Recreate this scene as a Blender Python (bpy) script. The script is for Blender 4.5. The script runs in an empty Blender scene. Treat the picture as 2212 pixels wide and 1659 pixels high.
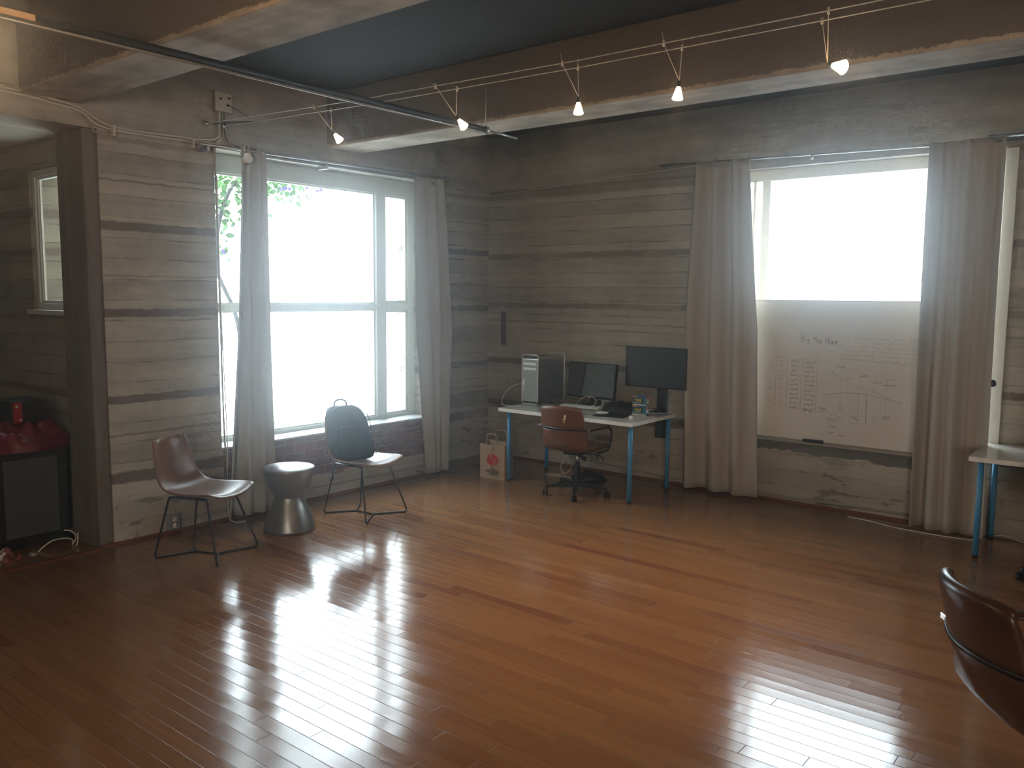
import bpy, bmesh, math, random
from mathutils import Vector, Matrix, Euler
random.seed(7)
C = bpy.context.scene.collection
PI = math.pi

# ------------------------------------------------------------------ mesh builder
class MB:
    def __init__(s): s.v=[]; s.f=[]; s.sm=[]
    def add(s, vs, fs, smooth=False, M=None):
        b=len(s.v)
        for p in vs:
            p=Vector(p)
            s.v.append(M@p if M is not None else p)
        for f in fs: s.f.append([b+i for i in f]); s.sm.append(smooth)
        return s
    def box(s, a, b, M=None):
        x0,y0,z0=a; x1,y1,z1=b
        vs=[(x0,y0,z0),(x1,y0,z0),(x1,y1,z0),(x0,y1,z0),(x0,y0,z1),(x1,y0,z1),(x1,y1,z1),(x0,y1,z1)]
        fs=[(3,2,1,0),(4,5,6,7),(0,1,5,4),(1,2,6,5),(2,3,7,6),(3,0,4,7)]
        return s.add(vs,fs,False,M)
    def tube(s, pts, r, n=8, closed=False, M=None, cap=True):
        pts=[Vector(p) for p in pts]; m=len(pts); vs=[]; fs=[]
        rs=r if isinstance(r,(list,tuple)) else [r]*m
        up=Vector((0,0,1)); prev=None
        for i,p in enumerate(pts):
            a=pts[i-1] if (i>0 or closed) else p
            c=pts[(i+1)%m] if (i<m-1 or closed) else p
            t=(c-a); t=t.normalized() if t.length>1e-9 else Vector((0,0,1))
            if prev is None:
                u=t.cross(up); 
                if u.length<1e-3: u=t.cross(Vector((1,0,0)))
            else:
                u=prev-t*prev.dot(t)
                if u.length<1e-4: u=t.cross(up)
            u.normalize(); prev=u; w=t.cross(u)
            for k in range(n):
                a_=2*PI*k/n; vs.append(p+(u*math.cos(a_)+w*math.sin(a_))*rs[i])
        rng=m if closed else m-1
        for i in range(rng):
            j=(i+1)%m
            for k in range(n):
                l=(k+1)%n; fs.append((i*n+k,i*n+l,j*n+l,j*n+k))
        if cap and not closed:
            fs.append(tuple(range(n-1,-1,-1))); fs.append(tuple((m-1)*n+k for k in range(n)))
        return s.add(vs,fs,True,M)
    def lathe(s, prof, n=32, M=None, cap=True):
        vs=[];fs=[];m=len(prof)
        for r,z in prof:
            for k in range(n):
                a=2*PI*k/n; vs.append((r*math.cos(a),r*math.sin(a),z))
        for i in range(m-1):
            for k in range(n):
                l=(k+1)%n; fs.append((i*n+k,i*n+l,(i+1)*n+l,(i+1)*n+k))
        if cap:
            fs.append(tuple(range(n-1,-1,-1))); fs.append(tuple((m-1)*n+k for k in range(n)))
        return s.add(vs,fs,True,M)
    def grid(s, fn, nu, nv, M=None, smooth=True):
        vs=[fn(i/nu,j/nv) for j in range(nv+1) for i in range(nu+1)]
        fs=[(j*(nu+1)+i,j*(nu+1)+i+1,(j+1)*(nu+1)+i+1,(j+1)*(nu+1)+i) for j in range(nv) for i in range(nu)]
        return s.add(vs,fs,smooth,M)
    def build(s, name, mat, parent=None, bevel=0, sub=0, solid=0, loc=None, rot=None, seg=2, offset=0):
        me=bpy.data.meshes.new(name); me.from_pydata([tuple(v) for v in s.v],[],s.f)
        me.polygons.foreach_set('use_smooth',s.sm); me.update()
        bm=bmesh.new(); bm.from_mesh(me); bmesh.ops.recalc_face_normals(bm,faces=bm.faces); bm.to_mesh(me); bm.free()
        me.materials.append(mat)
        o=bpy.data.objects.new(name,me); C.objects.link(o)
        if parent: o.parent=parent
        if loc: o.location=loc
        if rot: o.rotation_euler=rot
        if solid:
            m=o.modifiers.new('s','SOLIDIFY'); m.thickness=solid; m.offset=offset
        if bevel:
            m=o.modifiers.new('b','BEVEL'); m.width=bevel; m.segments=seg; m.limit_method='ANGLE'; m.harden_normals=False
        if sub:
            m=o.modifiers.new('u','SUBSURF'); m.levels=sub; m.render_levels=sub
        return o
def tag(o,label,cat,group=None,kind=None):
    o['label']=label; o['category']=cat
    if group: o['group']=group
    if kind: o['kind']=kind
    return o
def struct(o,label=None):
    o['kind']='structure'
    if label: o['label']=label
    return o
def empty(name,loc=(0,0,0),rz=0):
    o=bpy.data.objects.new(name,None); C.objects.link(o); o.location=loc; o.rotation_euler=(0,0,rz); o.empty_display_size=.1
    return o
def dup(root, loc, rz):
    r=root.copy(); C.objects.link(r); r.location=loc; r.rotation_euler=(0,0,rz)
    def rec(src,dst):
        for ch in list(src.children):
            c=ch.copy(); C.objects.link(c); c.parent=dst; rec(ch,c)
    rec(root,r); return r
def bez(pts, n=8):
    # Catmull-Rom through points
    P=[Vector(p) for p in pts]; out=[]
    for i in range(len(P)-1):
        p0=P[max(i-1,0)];p1=P[i];p2=P[i+1];p3=P[min(i+2,len(P)-1)]
        for k in range(n):
            t=k/n; out.append(.5*((2*p1)+(p2-p0)*t+(2*p0-5*p1+4*p2-p3)*t*t+(3*p1-p0-3*p2+p3)*t**3))
    out.append(P[-1]); return out
def bend(pts, r=.03, n=5):
    # polyline with rounded corners
    P=[Vector(p) for p in pts]; out=[P[0]]
    for i in range(1,len(P)-1):
        a=(P[i-1]-P[i]); b=(P[i+1]-P[i]); ra=min(r,a.length*.45,b.length*.45)
        p=P[i]+a.normalized()*ra; q=P[i]+b.normalized()*ra
        for k in range(n+1):
            t=k/n; out.append(p*(1-t)**2+P[i]*2*t*(1-t)+q*t*t)
    out.append(P[-1]); return out
def text(body,size,mat,parent,loc,rot,name='lettering',ext=.0004,ax='CENTER',bold=0.0,shear=0):
    cu=bpy.data.curves.new('t','FONT'); cu.body=body; cu.size=size; cu.extrude=ext; cu.align_x=ax; cu.offset=bold; cu.shear=shear
    to=bpy.data.objects.new('t',cu); C.objects.link(to)
    dg=bpy.context.evaluated_depsgraph_get(); dg.update()
    me=bpy.data.meshes.new_from_object(to.evaluated_get(dg)); bpy.data.objects.remove(to)
    me.materials.clear(); me.materials.append(mat)
    o=bpy.data.objects.new(name,me); C.objects.link(o); o.parent=parent; o.location=loc; o.rotation_euler=rot
    return o

# ------------------------------------------------------------------ materials
class NT:
    def __init__(s,name):
        s.m=bpy.data.materials.new(name); s.m.use_nodes=True; s.t=s.m.node_tree; s.t.nodes.clear()
        s.out=s.t.nodes.new('ShaderNodeOutputMaterial')
    def n(s,typ,**kw):
        nd=s.t.nodes.new('ShaderNode'+typ)
        for k,v in kw.items(): setattr(nd,k,v)
        return nd
    def set(s,inp,v):
        if isinstance(v,bpy.types.NodeSocket): s.t.links.new(v,inp)
        else: inp.default_value=v
    def math(s,op,a,b=0.0,c=None,clamp=False):
        nd=s.n('Math',operation=op,use_clamp=clamp); s.set(nd.inputs[0],a); s.set(nd.inputs[1],b)
        if c is not None: s.set(nd.inputs[2],c)
        return nd.outputs[0]
    def mix(s,f,a,b):
        nd=s.n('Mix',data_type='RGBA'); s.set(nd.inputs[0],f)
        for i,v in ((6,a),(7,b)):
            if isinstance(v,tuple) and len(v)==3: v=v+(1,)
            s.set(nd.inputs[i],v)
        return nd.outputs[2]
    def noise(s,vec,scale=5,detail=4,rough=.5,dim='3D'):
        nd=s.n('TexNoise',noise_dimensions=dim); s.set(nd.inputs['Vector'],vec); s.set(nd.inputs['Scale'],scale)
        nd.inputs['Detail'].default_value=detail; nd.inputs['Roughness'].default_value=rough; return nd.outputs['Fac']
    def white(s,w=None,vec=None):
        if vec is None:
            nd=s.n('TexWhiteNoise',noise_dimensions='1D'); s.set(nd.inputs['W'],w)
        else:
            nd=s.n('TexWhiteNoise',noise_dimensions='3D'); s.set(nd.inputs['Vector'],vec)
        return nd.outputs['Value']
    def comb(s,x,y,z):
        nd=s.n('CombineXYZ'); s.set(nd.inputs[0],x); s.set(nd.inputs[1],y); s.set(nd.inputs[2],z); return nd.outputs[0]
    def ss(s,v,a,b,lo=0.0,hi=1.0):
        nd=s.n('MapRange',interpolation_type='SMOOTHSTEP'); s.set(nd.inputs[0],v)
        nd.inputs[1].default_value=a; nd.inputs[2].default_value=b; nd.inputs[3].default_value=lo; nd.inputs[4].default_value=hi
        return nd.outputs[0]
    def pos(s):
        g=s.n('NewGeometry'); x=s.n('SeparateXYZ'); s.t.links.new(g.outputs['Position'],x.inputs[0])
        return g.outputs['Position'],x.outputs[0],x.outputs[1],x.outputs[2]
    def opos(s):
        g=s.n('TexCoord'); return g.outputs['Object']
    def bsdf(s,color,rough=.6,metal=0,bump=None,bstr=.3,bdist=.01,spec=None,coat=0,emis=None,estr=0,trans=0,sheen=0):
        p=s.n('BsdfPrincipled')
        if isinstance(color,tuple) and len(color)==3: color=color+(1,)
        s.set(p.inputs['Base Color'],color); s.set(p.inputs['Roughness'],rough); s.set(p.inputs['Metallic'],metal)
        if spec is not None: s.set(p.inputs['Specular IOR Level'],spec)
        if coat: p.inputs['Coat Weight'].default_value=coat; p.inputs['Coat Roughness'].default_value=.1
        if sheen: p.inputs['Sheen Weight'].default_value=sheen
        if emis: p.inputs['Emission Color'].default_value=emis+(1,); p.inputs['Emission Strength'].default_value=estr
        if bump is not None:
            b=s.n('Bump'); b.inputs['Strength'].default_value=bstr; b.inputs['Distance'].default_value=bdist
            s.set(b.inputs['Height'],bump); s.t.links.new(b.outputs[0],p.inputs['Normal'])
        s.t.links.new(p.outputs[0],s.out.inputs[0]); s.p=p
        return s.m

def simple(name,col,rough=.5,metal=0,nscale=30,var=.12,bstr=.05,**kw):
    t=NT(name); c=t.noise(t.opos(),nscale,3)
    a=tuple(max(0,x*(1-var)) for x in col); b=tuple(x*(1+var) for x in col)
    return t.bsdf(t.mix(c,a,b),rough,metal,bump=c,bstr=bstr,bdist=.002,**kw)

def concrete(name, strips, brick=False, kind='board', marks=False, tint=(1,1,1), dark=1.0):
    t=NT(name); P,x,y,z=t.pos()
    u=t.math('ADD',x,y)
    wv=t.noise(t.comb(u,0.0,t.math('MULTIPLY',z,.5)),.9,3)
    zz=t.math('ADD',z,t.math('MULTIPLY',t.math('SUBTRACT',wv,.5),.035))
    bz=t.math('DIVIDE',zz,.148); idx=t.math('FLOOR',bz); fr=t.math('FRACT',bz)
    rnd=t.white(w=t.math('ADD',idx,t.math('MULTIPLY',t.math('FLOOR',t.math('MULTIPLY',u,.31)),0.0)))
    st=t.noise(t.comb(t.math('MULTIPLY',u,.8),3.0,t.math('MULTIPLY',z,7.0)),1.0,5,.6)
    st2=t.noise(t.comb(t.math('MULTIPLY',u,2.5),9.0,t.math('MULTIPLY',z,26.0)),1.0,4,.65)
    bl=t.noise(P,2.1,6,.68); fine=t.noise(P,38,4,.7); gr=t.noise(P,9,5,.65)
    tone=t.math('ADD',t.math('ADD',t.math('MULTIPLY',rnd,.16),t.math('MULTIPLY',st,.62)),t.math('ADD',t.math('MULTIPLY',bl,.50),t.math('MULTIPLY',st2,.22)))
    tone=t.math('ADD',tone,t.math('MULTIPLY',gr,.25))
    tone=t.ss(tone,.48,1.22)
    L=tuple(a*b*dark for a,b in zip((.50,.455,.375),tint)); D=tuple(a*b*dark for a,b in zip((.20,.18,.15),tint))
    col=t.mix(tone,D,L)
    # board joints
    d=t.math('MINIMUM',fr,t.math('SUBTRACT',1.0,fr))
    jn=t.noise(t.comb(t.math('MULTIPLY',u,3.0),idx,1.0),1.0,3)
    joint=t.math('MULTIPLY',t.ss(d,0.0,.07,1.0,0.0),t.ss(jn,.40,.62))
    up=t.ss(z,2.93,3.02,1.0,0.0)
    joint=t.math('MULTIPLY',joint,up)
    col=t.mix(t.math('MULTIPLY',joint,.62),col,tuple(a*dark for a in (.07,.06,.05)))
    # dark timber strips cast in the wall
    edge=t.math('MULTIPLY',t.math('SUBTRACT',t.noise(P,7,4,.7),.5),.045)
    zs=t.math('ADD',zz,edge); S=None
    for zc,hw,amt in strips:
        q=t.ss(t.math('ABSOLUTE',t.math('SUBTRACT',zs,zc)),hw*.75,hw*1.15,amt,0.0)
        S=q if S is None else t.math('MAXIMUM',S,q)
    if S is not None:
        fade=t.ss(t.noise(t.comb(t.math('MULTIPLY',u,.9),idx,5.0),1.0,2),.30,.5,.35,1.0)
        S=t.math('MULTIPLY',S,fade)
        sc=t.mix(gr,(.07,.055,.045),(.17,.125,.10))
        col=t.mix(S,col,sc)
    # pitted, flaking low zone
    low=t.ss(z,.50,.34,0.0,1.0)
    pit=t.math('MULTIPLY',t.ss(t.noise(P,16,5,.75),.60,.66),t.math('ADD',t.math('MULTIPLY',low,.75),.22))
    flake=t.math('MULTIPLY',t.ss(t.noise(t.comb(t.math('MULTIPLY',u,1.0),2.0,t.math('MULTIPLY',z,3.2)),2.6,5,.6),.60,.63),low)
    col=t.mix(t.math('MULTIPLY',low,.35),col,tuple(a*dark for a in (.46,.40,.33)))
    col=t.mix(t.math('MULTIPLY',flake,.65),col,(.12,.10,.085))
    col=t.mix(t.math('MULTIPLY',pit,.8),col,(.05,.045,.04))
    h=t.math('ADD',t.math('ADD',t.math('MULTIPLY',fine,.35),t.math('MULTIPLY',gr,.6)),t.math('MULTIPLY',t.math('ADD',joint,rnd),-.5))
    if kind=='right':
        # grey render patch under the window with a ragged lower edge
        e=t.math('ADD',t.math('MULTIPLY',t.noise(t.comb(u,0.0,0.0),2.2,5,.65),.20),.36)
        e=t.math('SUBTRACT',e,t.math('MULTIPLY',t.math('SUBTRACT',u,3.6),.03))
        m=t.math('MULTIPLY',t.math('GREATER_THAN',z,e),t.math('MULTIPLY',t.math('LESS_THAN',z,.62),t.math('MULTIPLY',t.math('GREATER_THAN',x,2.5),t.math('LESS_THAN',x,4.8))))
        col=t.mix(m,col,t.mix(gr,(.10,.09,.075),(.17,.15,.12)))
        h=t.math('ADD',h,t.math('MULTIPLY',m,1.2))
        mk=t.math('MULTIPLY',t.ss(t.math('ABSOLUTE',t.math('ADD',x,t.math('ADD',.045,t.math('MULTIPLY',edge,.8)))),.03,.045,1.0,0.0),t.ss(t.math('ABSOLUTE',t.math('SUBTRACT',z,1.46)),.17,.21,.85,0.0))
        col=t.mix(mk,col,(.03,.028,.025))
    if brick:
        bt=t.n('TexBrick'); bt.offset=.5
        nz=t.math('MULTIPLY',t.math('SUBTRACT',t.noise(P,6,3),.5),.012)
        t.set(bt.inputs['Vector'],t.comb(t.math('ADD',y,nz),t.math('ADD',t.math('ADD',z,.012),nz),0.0))
        bt.inputs['Scale'].default_value=1; bt.inputs['Brick Width'].default_value=.215; bt.inputs['Row Height'].default_value=.078
        bt.inputs['Mortar Size'].default_value=.0065; bt.inputs['Mortar Smooth'].default_value=.3
        bt.inputs['Color1'].default_value=(.215,.045,.035,1); bt.inputs['Color2'].default_value=(.13,.030,.026,1); bt.inputs['Mortar'].default_value=(.33,.28,.23,1)
        bc=t.mix(t.math('MULTIPLY',gr,.5),bt.outputs['Color'],(.07,.03,.03))
        e=t.math('ADD',t.math('MULTIPLY',t.noise(t.comb(0.0,y,0.0),3.0,3),.14),.15)
        m=t.math('MULTIPLY',t.math('GREATER_THAN',z,e),t.math('MULTIPLY',t.math('LESS_THAN',z,.598),t.math('MULTIPLY',t.math('GREATER_THAN',y,-3.60),t.math('LESS_THAN',t.math('ADD',y,nz),-1.30))))
        col=t.mix(m,col,bc); h=t.math('ADD',t.math('MULTIPLY',h,t.math('SUBTRACT',1.0,m)),t.math('MULTIPLY',t.math('MULTIPLY',m,bt.outputs['Fac']),-1.5))
    return t.bsdf(col,.82,bump=h,bstr=.55,bdist=.012,spec=.3)

STR_L=[(2.30,.033,.85),(1.685,.030,.9),(1.06,.032,.85),(.485,.045,.9),(2.62,.008,.6),(2.9,.02,.4),(.80,.01,.5),(1.95,.008,.45)]
STR_R=[(2.26,.033,.65),(1.725,.03,.6),(1.10,.034,.8),(.60,.05,.9),(2.93,.055,.5),(1.55,.01,.5)]
M={}
M['wall_l']=concrete('concrete_left',STR_L,brick=True)
M['wall_r']=concrete('concrete_right',STR_R,kind='right')
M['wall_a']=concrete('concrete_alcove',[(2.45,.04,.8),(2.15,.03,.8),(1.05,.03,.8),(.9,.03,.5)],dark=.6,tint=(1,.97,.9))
# pillar: vertical stained concrete / timber
t=NT('pillar_stain'); P,x,y,z=t.pos()
s1=t.noise(t.comb(t.math('MULTIPLY',x,16.0),t.math('MULTIPLY',y,16.0),t.math('MULTIPLY',z,1.2)),1.0,5,.6)
s2=t.noise(P,14,5,.7)
c=t.mix(s1,(.055,.046,.038),(.22,.18,.145)); c=t.mix(t.ss(s2,.5,.7,0.0,.5),c,(.10,.07,.055))
M['pillar']=t.bsdf(c,.85,bump=t.math('ADD',s1,s2),bstr=.5,bdist=.01)
# beams
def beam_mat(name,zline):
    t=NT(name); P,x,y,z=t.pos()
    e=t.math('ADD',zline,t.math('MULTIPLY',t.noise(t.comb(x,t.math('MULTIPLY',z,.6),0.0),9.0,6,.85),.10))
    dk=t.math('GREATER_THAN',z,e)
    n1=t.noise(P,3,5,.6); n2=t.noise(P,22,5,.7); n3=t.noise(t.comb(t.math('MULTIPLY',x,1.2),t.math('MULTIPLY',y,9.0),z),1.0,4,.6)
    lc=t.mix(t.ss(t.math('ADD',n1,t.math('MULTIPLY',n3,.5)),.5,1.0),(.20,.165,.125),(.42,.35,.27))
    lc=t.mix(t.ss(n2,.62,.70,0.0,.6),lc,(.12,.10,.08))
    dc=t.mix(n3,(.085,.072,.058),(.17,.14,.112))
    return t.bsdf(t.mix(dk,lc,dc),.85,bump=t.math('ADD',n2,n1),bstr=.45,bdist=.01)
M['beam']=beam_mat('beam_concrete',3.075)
M['ceil']=simple('ceiling_black',(.018,.017,.016),.9,nscale=6,var=.25)
# floor
t=NT('cherry_floor'); P,x,y,z=t.pos()
W=.0795; ry=t.math('DIVIDE',t.math('ADD',y,.0105),W); j=t.math('FLOOR',ry); fy=t.math('FRACT',ry)
rj=t.white(w=j); rx=t.math('DIVIDE',t.math('ADD',x,t.math('MULTIPLY',rj,7.3)),.92); i=t.math('FLOOR',rx); fx=t.math('FRACT',rx)
r1=t.white(vec=t.comb(i,j,0.0)); r2=t.white(vec=t.comb(i,j,5.0)); r3=t.white(vec=t.comb(i,j,11.0))
g=t.noise(t.comb(t.math('MULTIPLY',x,2.2),t.math('ADD',t.math('MULTIPLY',y,45.0),t.math('MULTIPLY',r2,40.0)),0.0),1.0,5,.65)
g2=t.noise(t.comb(t.math('MULTIPLY',x,12.0),t.math('MULTIPLY',y,240.0),0.0),1.0,3,.6)
base=t.mix(r1,(.20,.098,.040),(.265,.138,.056))
base=t.mix(t.ss(r2,.95,.96,0.0,.6),base,(.12,.042,.022))
base=t.mix(t.ss(g,.30,.72,.45,0.0),base,(.17,.06,.026))
base=t.mix(t.math('MULTIPLY',g2,.22),base,(.11,.034,.016))
dy=t.math('MULTIPLY',t.math('MINIMUM',fy,t.math('SUBTRACT',1.0,fy)),W)
dx=t.math('MULTIPLY',t.math('MINIMUM',fx,t.math('SUBTRACT',1.0,fx)),.92)
dd=t.math('MINIMUM',dx,dy); gap=t.ss(dd,.0005,.0019,1.0,0.0)
base=t.mix(t.math('MULTIPLY',gap,.8),base,(.02,.008,.005))
sc=t.noise(t.comb(t.math('MULTIPLY',x,9.0),t.math('MULTIPLY',y,70.0),2.0),1.0,5,.7)
blot=t.noise(P,2.3,5,.6)
ro=t.math('ADD',.085,t.math('ADD',t.math('MULTIPLY',t.ss(sc,.45,.75),.07),t.math('MULTIPLY',t.math('ADD',r3,blot),.045)))
ro=t.math('ADD',ro,t.math('MULTIPLY',gap,.3))
cup=t.math('MULTIPLY',t.math('ABSOLUTE',t.math('SUBTRACT',fy,.5)),t.math('MULTIPLY',t.math('ABSOLUTE',t.math('SUBTRACT',fy,.5)),.0006))
tilt=t.math('MULTIPLY',t.math('SUBTRACT',r3,.5),t.math('MULTIPLY',fy,.00045))
wav=t.math('MULTIPLY',t.noise(t.comb(t.math('MULTIPLY',x,1.6),t.math('MULTIPLY',y,5.0),0.0),1.0,2),.0009)
hh=t.math('ADD',t.math('ADD',cup,tilt),t.math('ADD',t.math('MULTIPLY',gap,-.0008),t.math('ADD',wav,t.math('MULTIPLY',g,.00012))))
M['floor']=t.bsdf(base,ro,bump=hh,bstr=1.0,bdist=1.0,spec=.75)

def leather(name,col,rough=.38):
    t=NT(name); o=t.opos(); n=t.noise(o,5,3); v=t.n('TexVoronoi'); t.set(v.inputs['Vector'],o); v.inputs['Scale'].default_value=260
    c=t.mix(t.ss(n,.3,.7),tuple(a*.72 for a in col),tuple(a*1.15 for a in col))
    return t.bsdf(c,rough,bump=v.outputs['Distance'],bstr=.12,bdist=.001,spec=.32)
M['leather']=leather('brown_leather',(.15,.062,.034))
M['leather2']=leather('saddle_leather',(.17,.078,.038),.33)
M['leather_shade']=leather('shaded_leather',(.06,.028,.018),.3)  # office-chair leather darkened to paint the shade on the backlit foreground chair
M['black']=simple('black_metal',(.018,.018,.02),.38,.4)
M['blackpl']=simple('black_plastic',(.013,.014,.015),.5,spec=.25)
M['chrome']=simple('chrome',(.72,.72,.72),.12,1,bstr=0)
M['alu']=simple('brushed_aluminium',(.50,.52,.53),.32,.85,nscale=90)
M['alu_w']=simple('white_drive_slot',(.78,.80,.78),.4)
M['white']=simple('dimmed_laminate',(.50,.46,.40),.2,nscale=3,var=.04)  # desktop white darkened, holding its dark glossy reflection in the colour
M['whitepl']=simple('white_plastic',(.78,.78,.74),.4)
M['cable']=simple('white_cable',(.62,.60,.54),.5)
M['blue']=simple('blue_enamel',(.055,.27,.52),.35)
M['trimw']=simple('painted_white_wood',(.62,.60,.54),.5)
M['frame']=simple('window_frame_paint',(.42,.43,.38),.55)
M['framew']=simple('window_frame_light',(.58,.54,.45),.5)
M['sill']=simple('sill_grey_paint',(.44,.46,.46),.35)
M['steel']=simple('galvanised_steel',(.34,.34,.33),.4,.8)
M['cond']=simple('painted_conduit',(.30,.275,.23),.5)
M['condw']=simple('light_conduit',(.50,.46,.38),.5)
M['stool']=simple('hammered_pewter',(.24,.235,.225),.36,.75,nscale=14,var=.2,bstr=.15)
M['pack']=simple('navy_nylon',(.008,.011,.015),.9,nscale=120,bstr=.3,var=.3,spec=.08)
M['packd']=simple('black_webbing',(.02,.02,.022),.6)
M['screen']=simple('dark_screen',(.008,.009,.010),.08,var=.05,bstr=0,spec=.3)
M['screenm']=simple('matt_screen',(.022,.026,.026),.35,var=.05,bstr=0)
M['bagp']=simple('kraft_paper',(.34,.235,.15),.8,nscale=12,bstr=.4)
M['red']=simple('red_print',(.42,.03,.03),.6)
M['ink']=simple('dark_ink',(.03,.03,.03),.7)
M['ink_g']=simple('faded_marker',(.50,.47,.41),.6)
M['ink_d']=simple('green_black_marker',(.22,.21,.19),.6)
M['wb']=simple('whiteboard_enamel',(.66,.62,.55),.22,nscale=2,var=.03,bstr=0)
M['wbf']=simple('whiteboard_rail',(.42,.39,.33),.35,.6)
M['cab']=simple('cabinet_black',(.012,.012,.013),.6)
M['cabd']=simple('cabinet_door_grey',(.06,.068,.078),.55)
M['cloth']=simple('crimson_satin',(.13,.010,.024),.42,nscale=8,var=.3)
M['redbox']=simple('red_box_print',(.28,.02,.02),.5)
M['navy']=simple('navy_print',(.012,.02,.045),.5)
M['teal']=simple('teal_print',(.03,.16,.22),.45)
M['yellow']=simple('yellow_print',(.75,.62,.05),.5)
M['cream']=simple('cream_print',(.70,.62,.52),.5)
M['salmon']=simple('salmon_print',(.62,.20,.13),.5)
M['bluep']=simple('blue_print',(.02,.08,.22),.5)
M['tan']=simple('tan_sticker',(.55,.38,.22),.6)
M['orange']=simple('pine_plate',(.50,.30,.14),.6)
M['knob']=simple('blue_black_knob',(.01,.02,.05),.25)
M['leaf']=simple('leaf_green',(.10,.24,.05),.5,nscale=3,var=.5)
M['petal']=simple('violet_petal',(.16,.07,.55),.5)
M['bark']=simple('grey_bark',(.10,.09,.09),.8)
M['soffit']=simple('soffit_plaster',(.26,.24,.19),.85,nscale=2)
M['ext']=simple('shaded_stucco',(.035,.043,.038),.9,nscale=12,var=.25,bstr=.4)  # very dark colour carries the shade on this outside wall
M['outlet']=simple('outlet_plate',(.28,.32,.36),.4,.4)
def fabric(name,col,tr):
    t=NT(name); P,x,y,z=t.pos()
    n=t.noise(t.comb(t.math('MULTIPLY',x,300.0),t.math('MULTIPLY',y,300.0),t.math('MULTIPLY',z,300.0)),1.0,2)
    c=t.mix(n,tuple(a*.88 for a in col),tuple(a*1.1 for a in col))
    d=t.n('BsdfDiffuse'); t.set(d.inputs['Color'],c); tl=t.n('BsdfTranslucent'); t.set(tl.inputs['Color'],c)
    mx=t.n('MixShader'); mx.inputs[0].default_value=tr; t.t.links.new(d.outputs[0],mx.inputs[1]); t.t.links.new(tl.outputs[0],mx.inputs[2]); t.t.links.new(mx.outputs[0],t.out.inputs[0])
    return t.m
M['cur']=fabric('linen_curtain',(.45,.405,.345),.05)
M['cur_l']=fabric('linen_curtain_cool',(.40,.385,.35),.03)
t=NT('window_glass'); tr=t.n('BsdfTransparent'); tr.inputs[0].default_value=(.96,.98,.98,1); gl=t.n('BsdfGlossy'); gl.inputs['Roughness'].default_value=.02
fz=t.n('LayerWeight'); fz.inputs[0].default_value=.5; fzo=t.math('ADD',t.math('MULTIPLY',t.math('POWER',fz.outputs['Facing'],4.0),.4),.03); mx=t.n('MixShader'); t.t.links.new(fzo,mx.inputs[0]); t.t.links.new(tr.outputs[0],mx.inputs[1]); t.t.links.new(gl.outputs[0],mx.inputs[2]); t.t.links.new(mx.outputs[0],t.out.inputs[0])
M['glass']=t.m
def emit(name,col,st):
    t=NT(name); e=t.n('Emission'); e.inputs[0].default_value=col+(1,); e.inputs[1].default_value=st; t.t.links.new(e.outputs[0],t.out.inputs[0]); return t.m
M['bulb']=emit('halogen_glow',(1,.62,.30),26)

# ------------------------------------------------------------------ room shell
H=3.57
def sbox(name,a,b,mat,label=None):
    return struct(MB().box(a,b).build(name,mat),label)
fl=MB().box((-.42,-12,-.1),(9.5,.3,0)); struct(fl.build('floor',M['floor']),'glossy reddish brown plank floor')
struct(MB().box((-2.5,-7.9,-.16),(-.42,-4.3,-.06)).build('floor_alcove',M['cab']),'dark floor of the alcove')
struct(MB().box((-.6,-12.3,H),(9.8,.4,H+.1)).build('ceiling',M['ceil']),'black painted ceiling')
# left wall with the window opening, the header over the alcove and the set-back end by the corner
wl=MB()
wl.box((-.42,-4.5,-.1),(0,-3.61,H)).box((-.42,-3.61,2.95),(0,-1.25,H)).box((-.42,-3.61,-.1),(0,-1.25,.60)).box((-.42,-1.25,-.1),(0,-1.15,H))
wl.box((-.55,-1.15,-.1),(-.27,.3,H)).box((-.42,-7.6,2.955),(0,-4.5,H)).box((-.42,-12,-.1),(0,-7.6,H))
struct(wl.build('wall_left',M['wall_l']),'board-marked concrete wall with brick under the window')
struct(MB().box((-.43,-4.60,-.1),(-.012,-4.49,2.955)).build('pillar',M['pillar'],bevel=.012),'dark stained end of the concrete wall beside the alcove')
wr=MB()
wr.box((-.27,0,-.1),(2.5,.3,H)).box((2.5,0,2.98),(4.82,.3,H)).box((2.5,0,-.1),(4.82,.3,.62)).box((4.82,0,-.1),(9.5,.3,H))
struct(wr.build('wall_right',M['wall_r']),'board-marked concrete wall behind the desks')
sbox('wall_back',(-.42,-12.3,-.1),(9.5,-12,H),M['wall_a']); sbox('wall_side',(9.5,-12.3,-.1),(9.8,.3,H),M['wall_a'])
# alcove
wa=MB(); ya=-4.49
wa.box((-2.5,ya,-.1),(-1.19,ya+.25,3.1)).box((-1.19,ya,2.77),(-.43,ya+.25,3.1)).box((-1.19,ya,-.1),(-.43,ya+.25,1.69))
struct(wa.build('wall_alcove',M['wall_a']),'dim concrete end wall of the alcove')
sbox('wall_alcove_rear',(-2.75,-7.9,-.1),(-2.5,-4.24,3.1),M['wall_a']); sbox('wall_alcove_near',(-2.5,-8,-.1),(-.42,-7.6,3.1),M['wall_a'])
sbox('ceiling_alcove',(-2.5,-7.6,2.97),(-.42,-4.49,3.07),M['soffit'],'pale soffit over the alcove')
for k,(y0,y1) in enumerate(((-4.99,-4.60),(-2.51,-2.14),(-7.45,-7.08))):
    struct(MB().box((0,y0,3.1),(9.5,y1,H)).build('beam',M['beam'],bevel=.01),'deep concrete ceiling beam with a dark painted side')
struct(MB().box((0,-7.6,0),(.045,-4.60,.012)).box((0,-4.60,0),(.018,-1.3,.022)).build('baseboard_left',simple('stained_strip',(.15,.05,.025),.4)))
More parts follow.
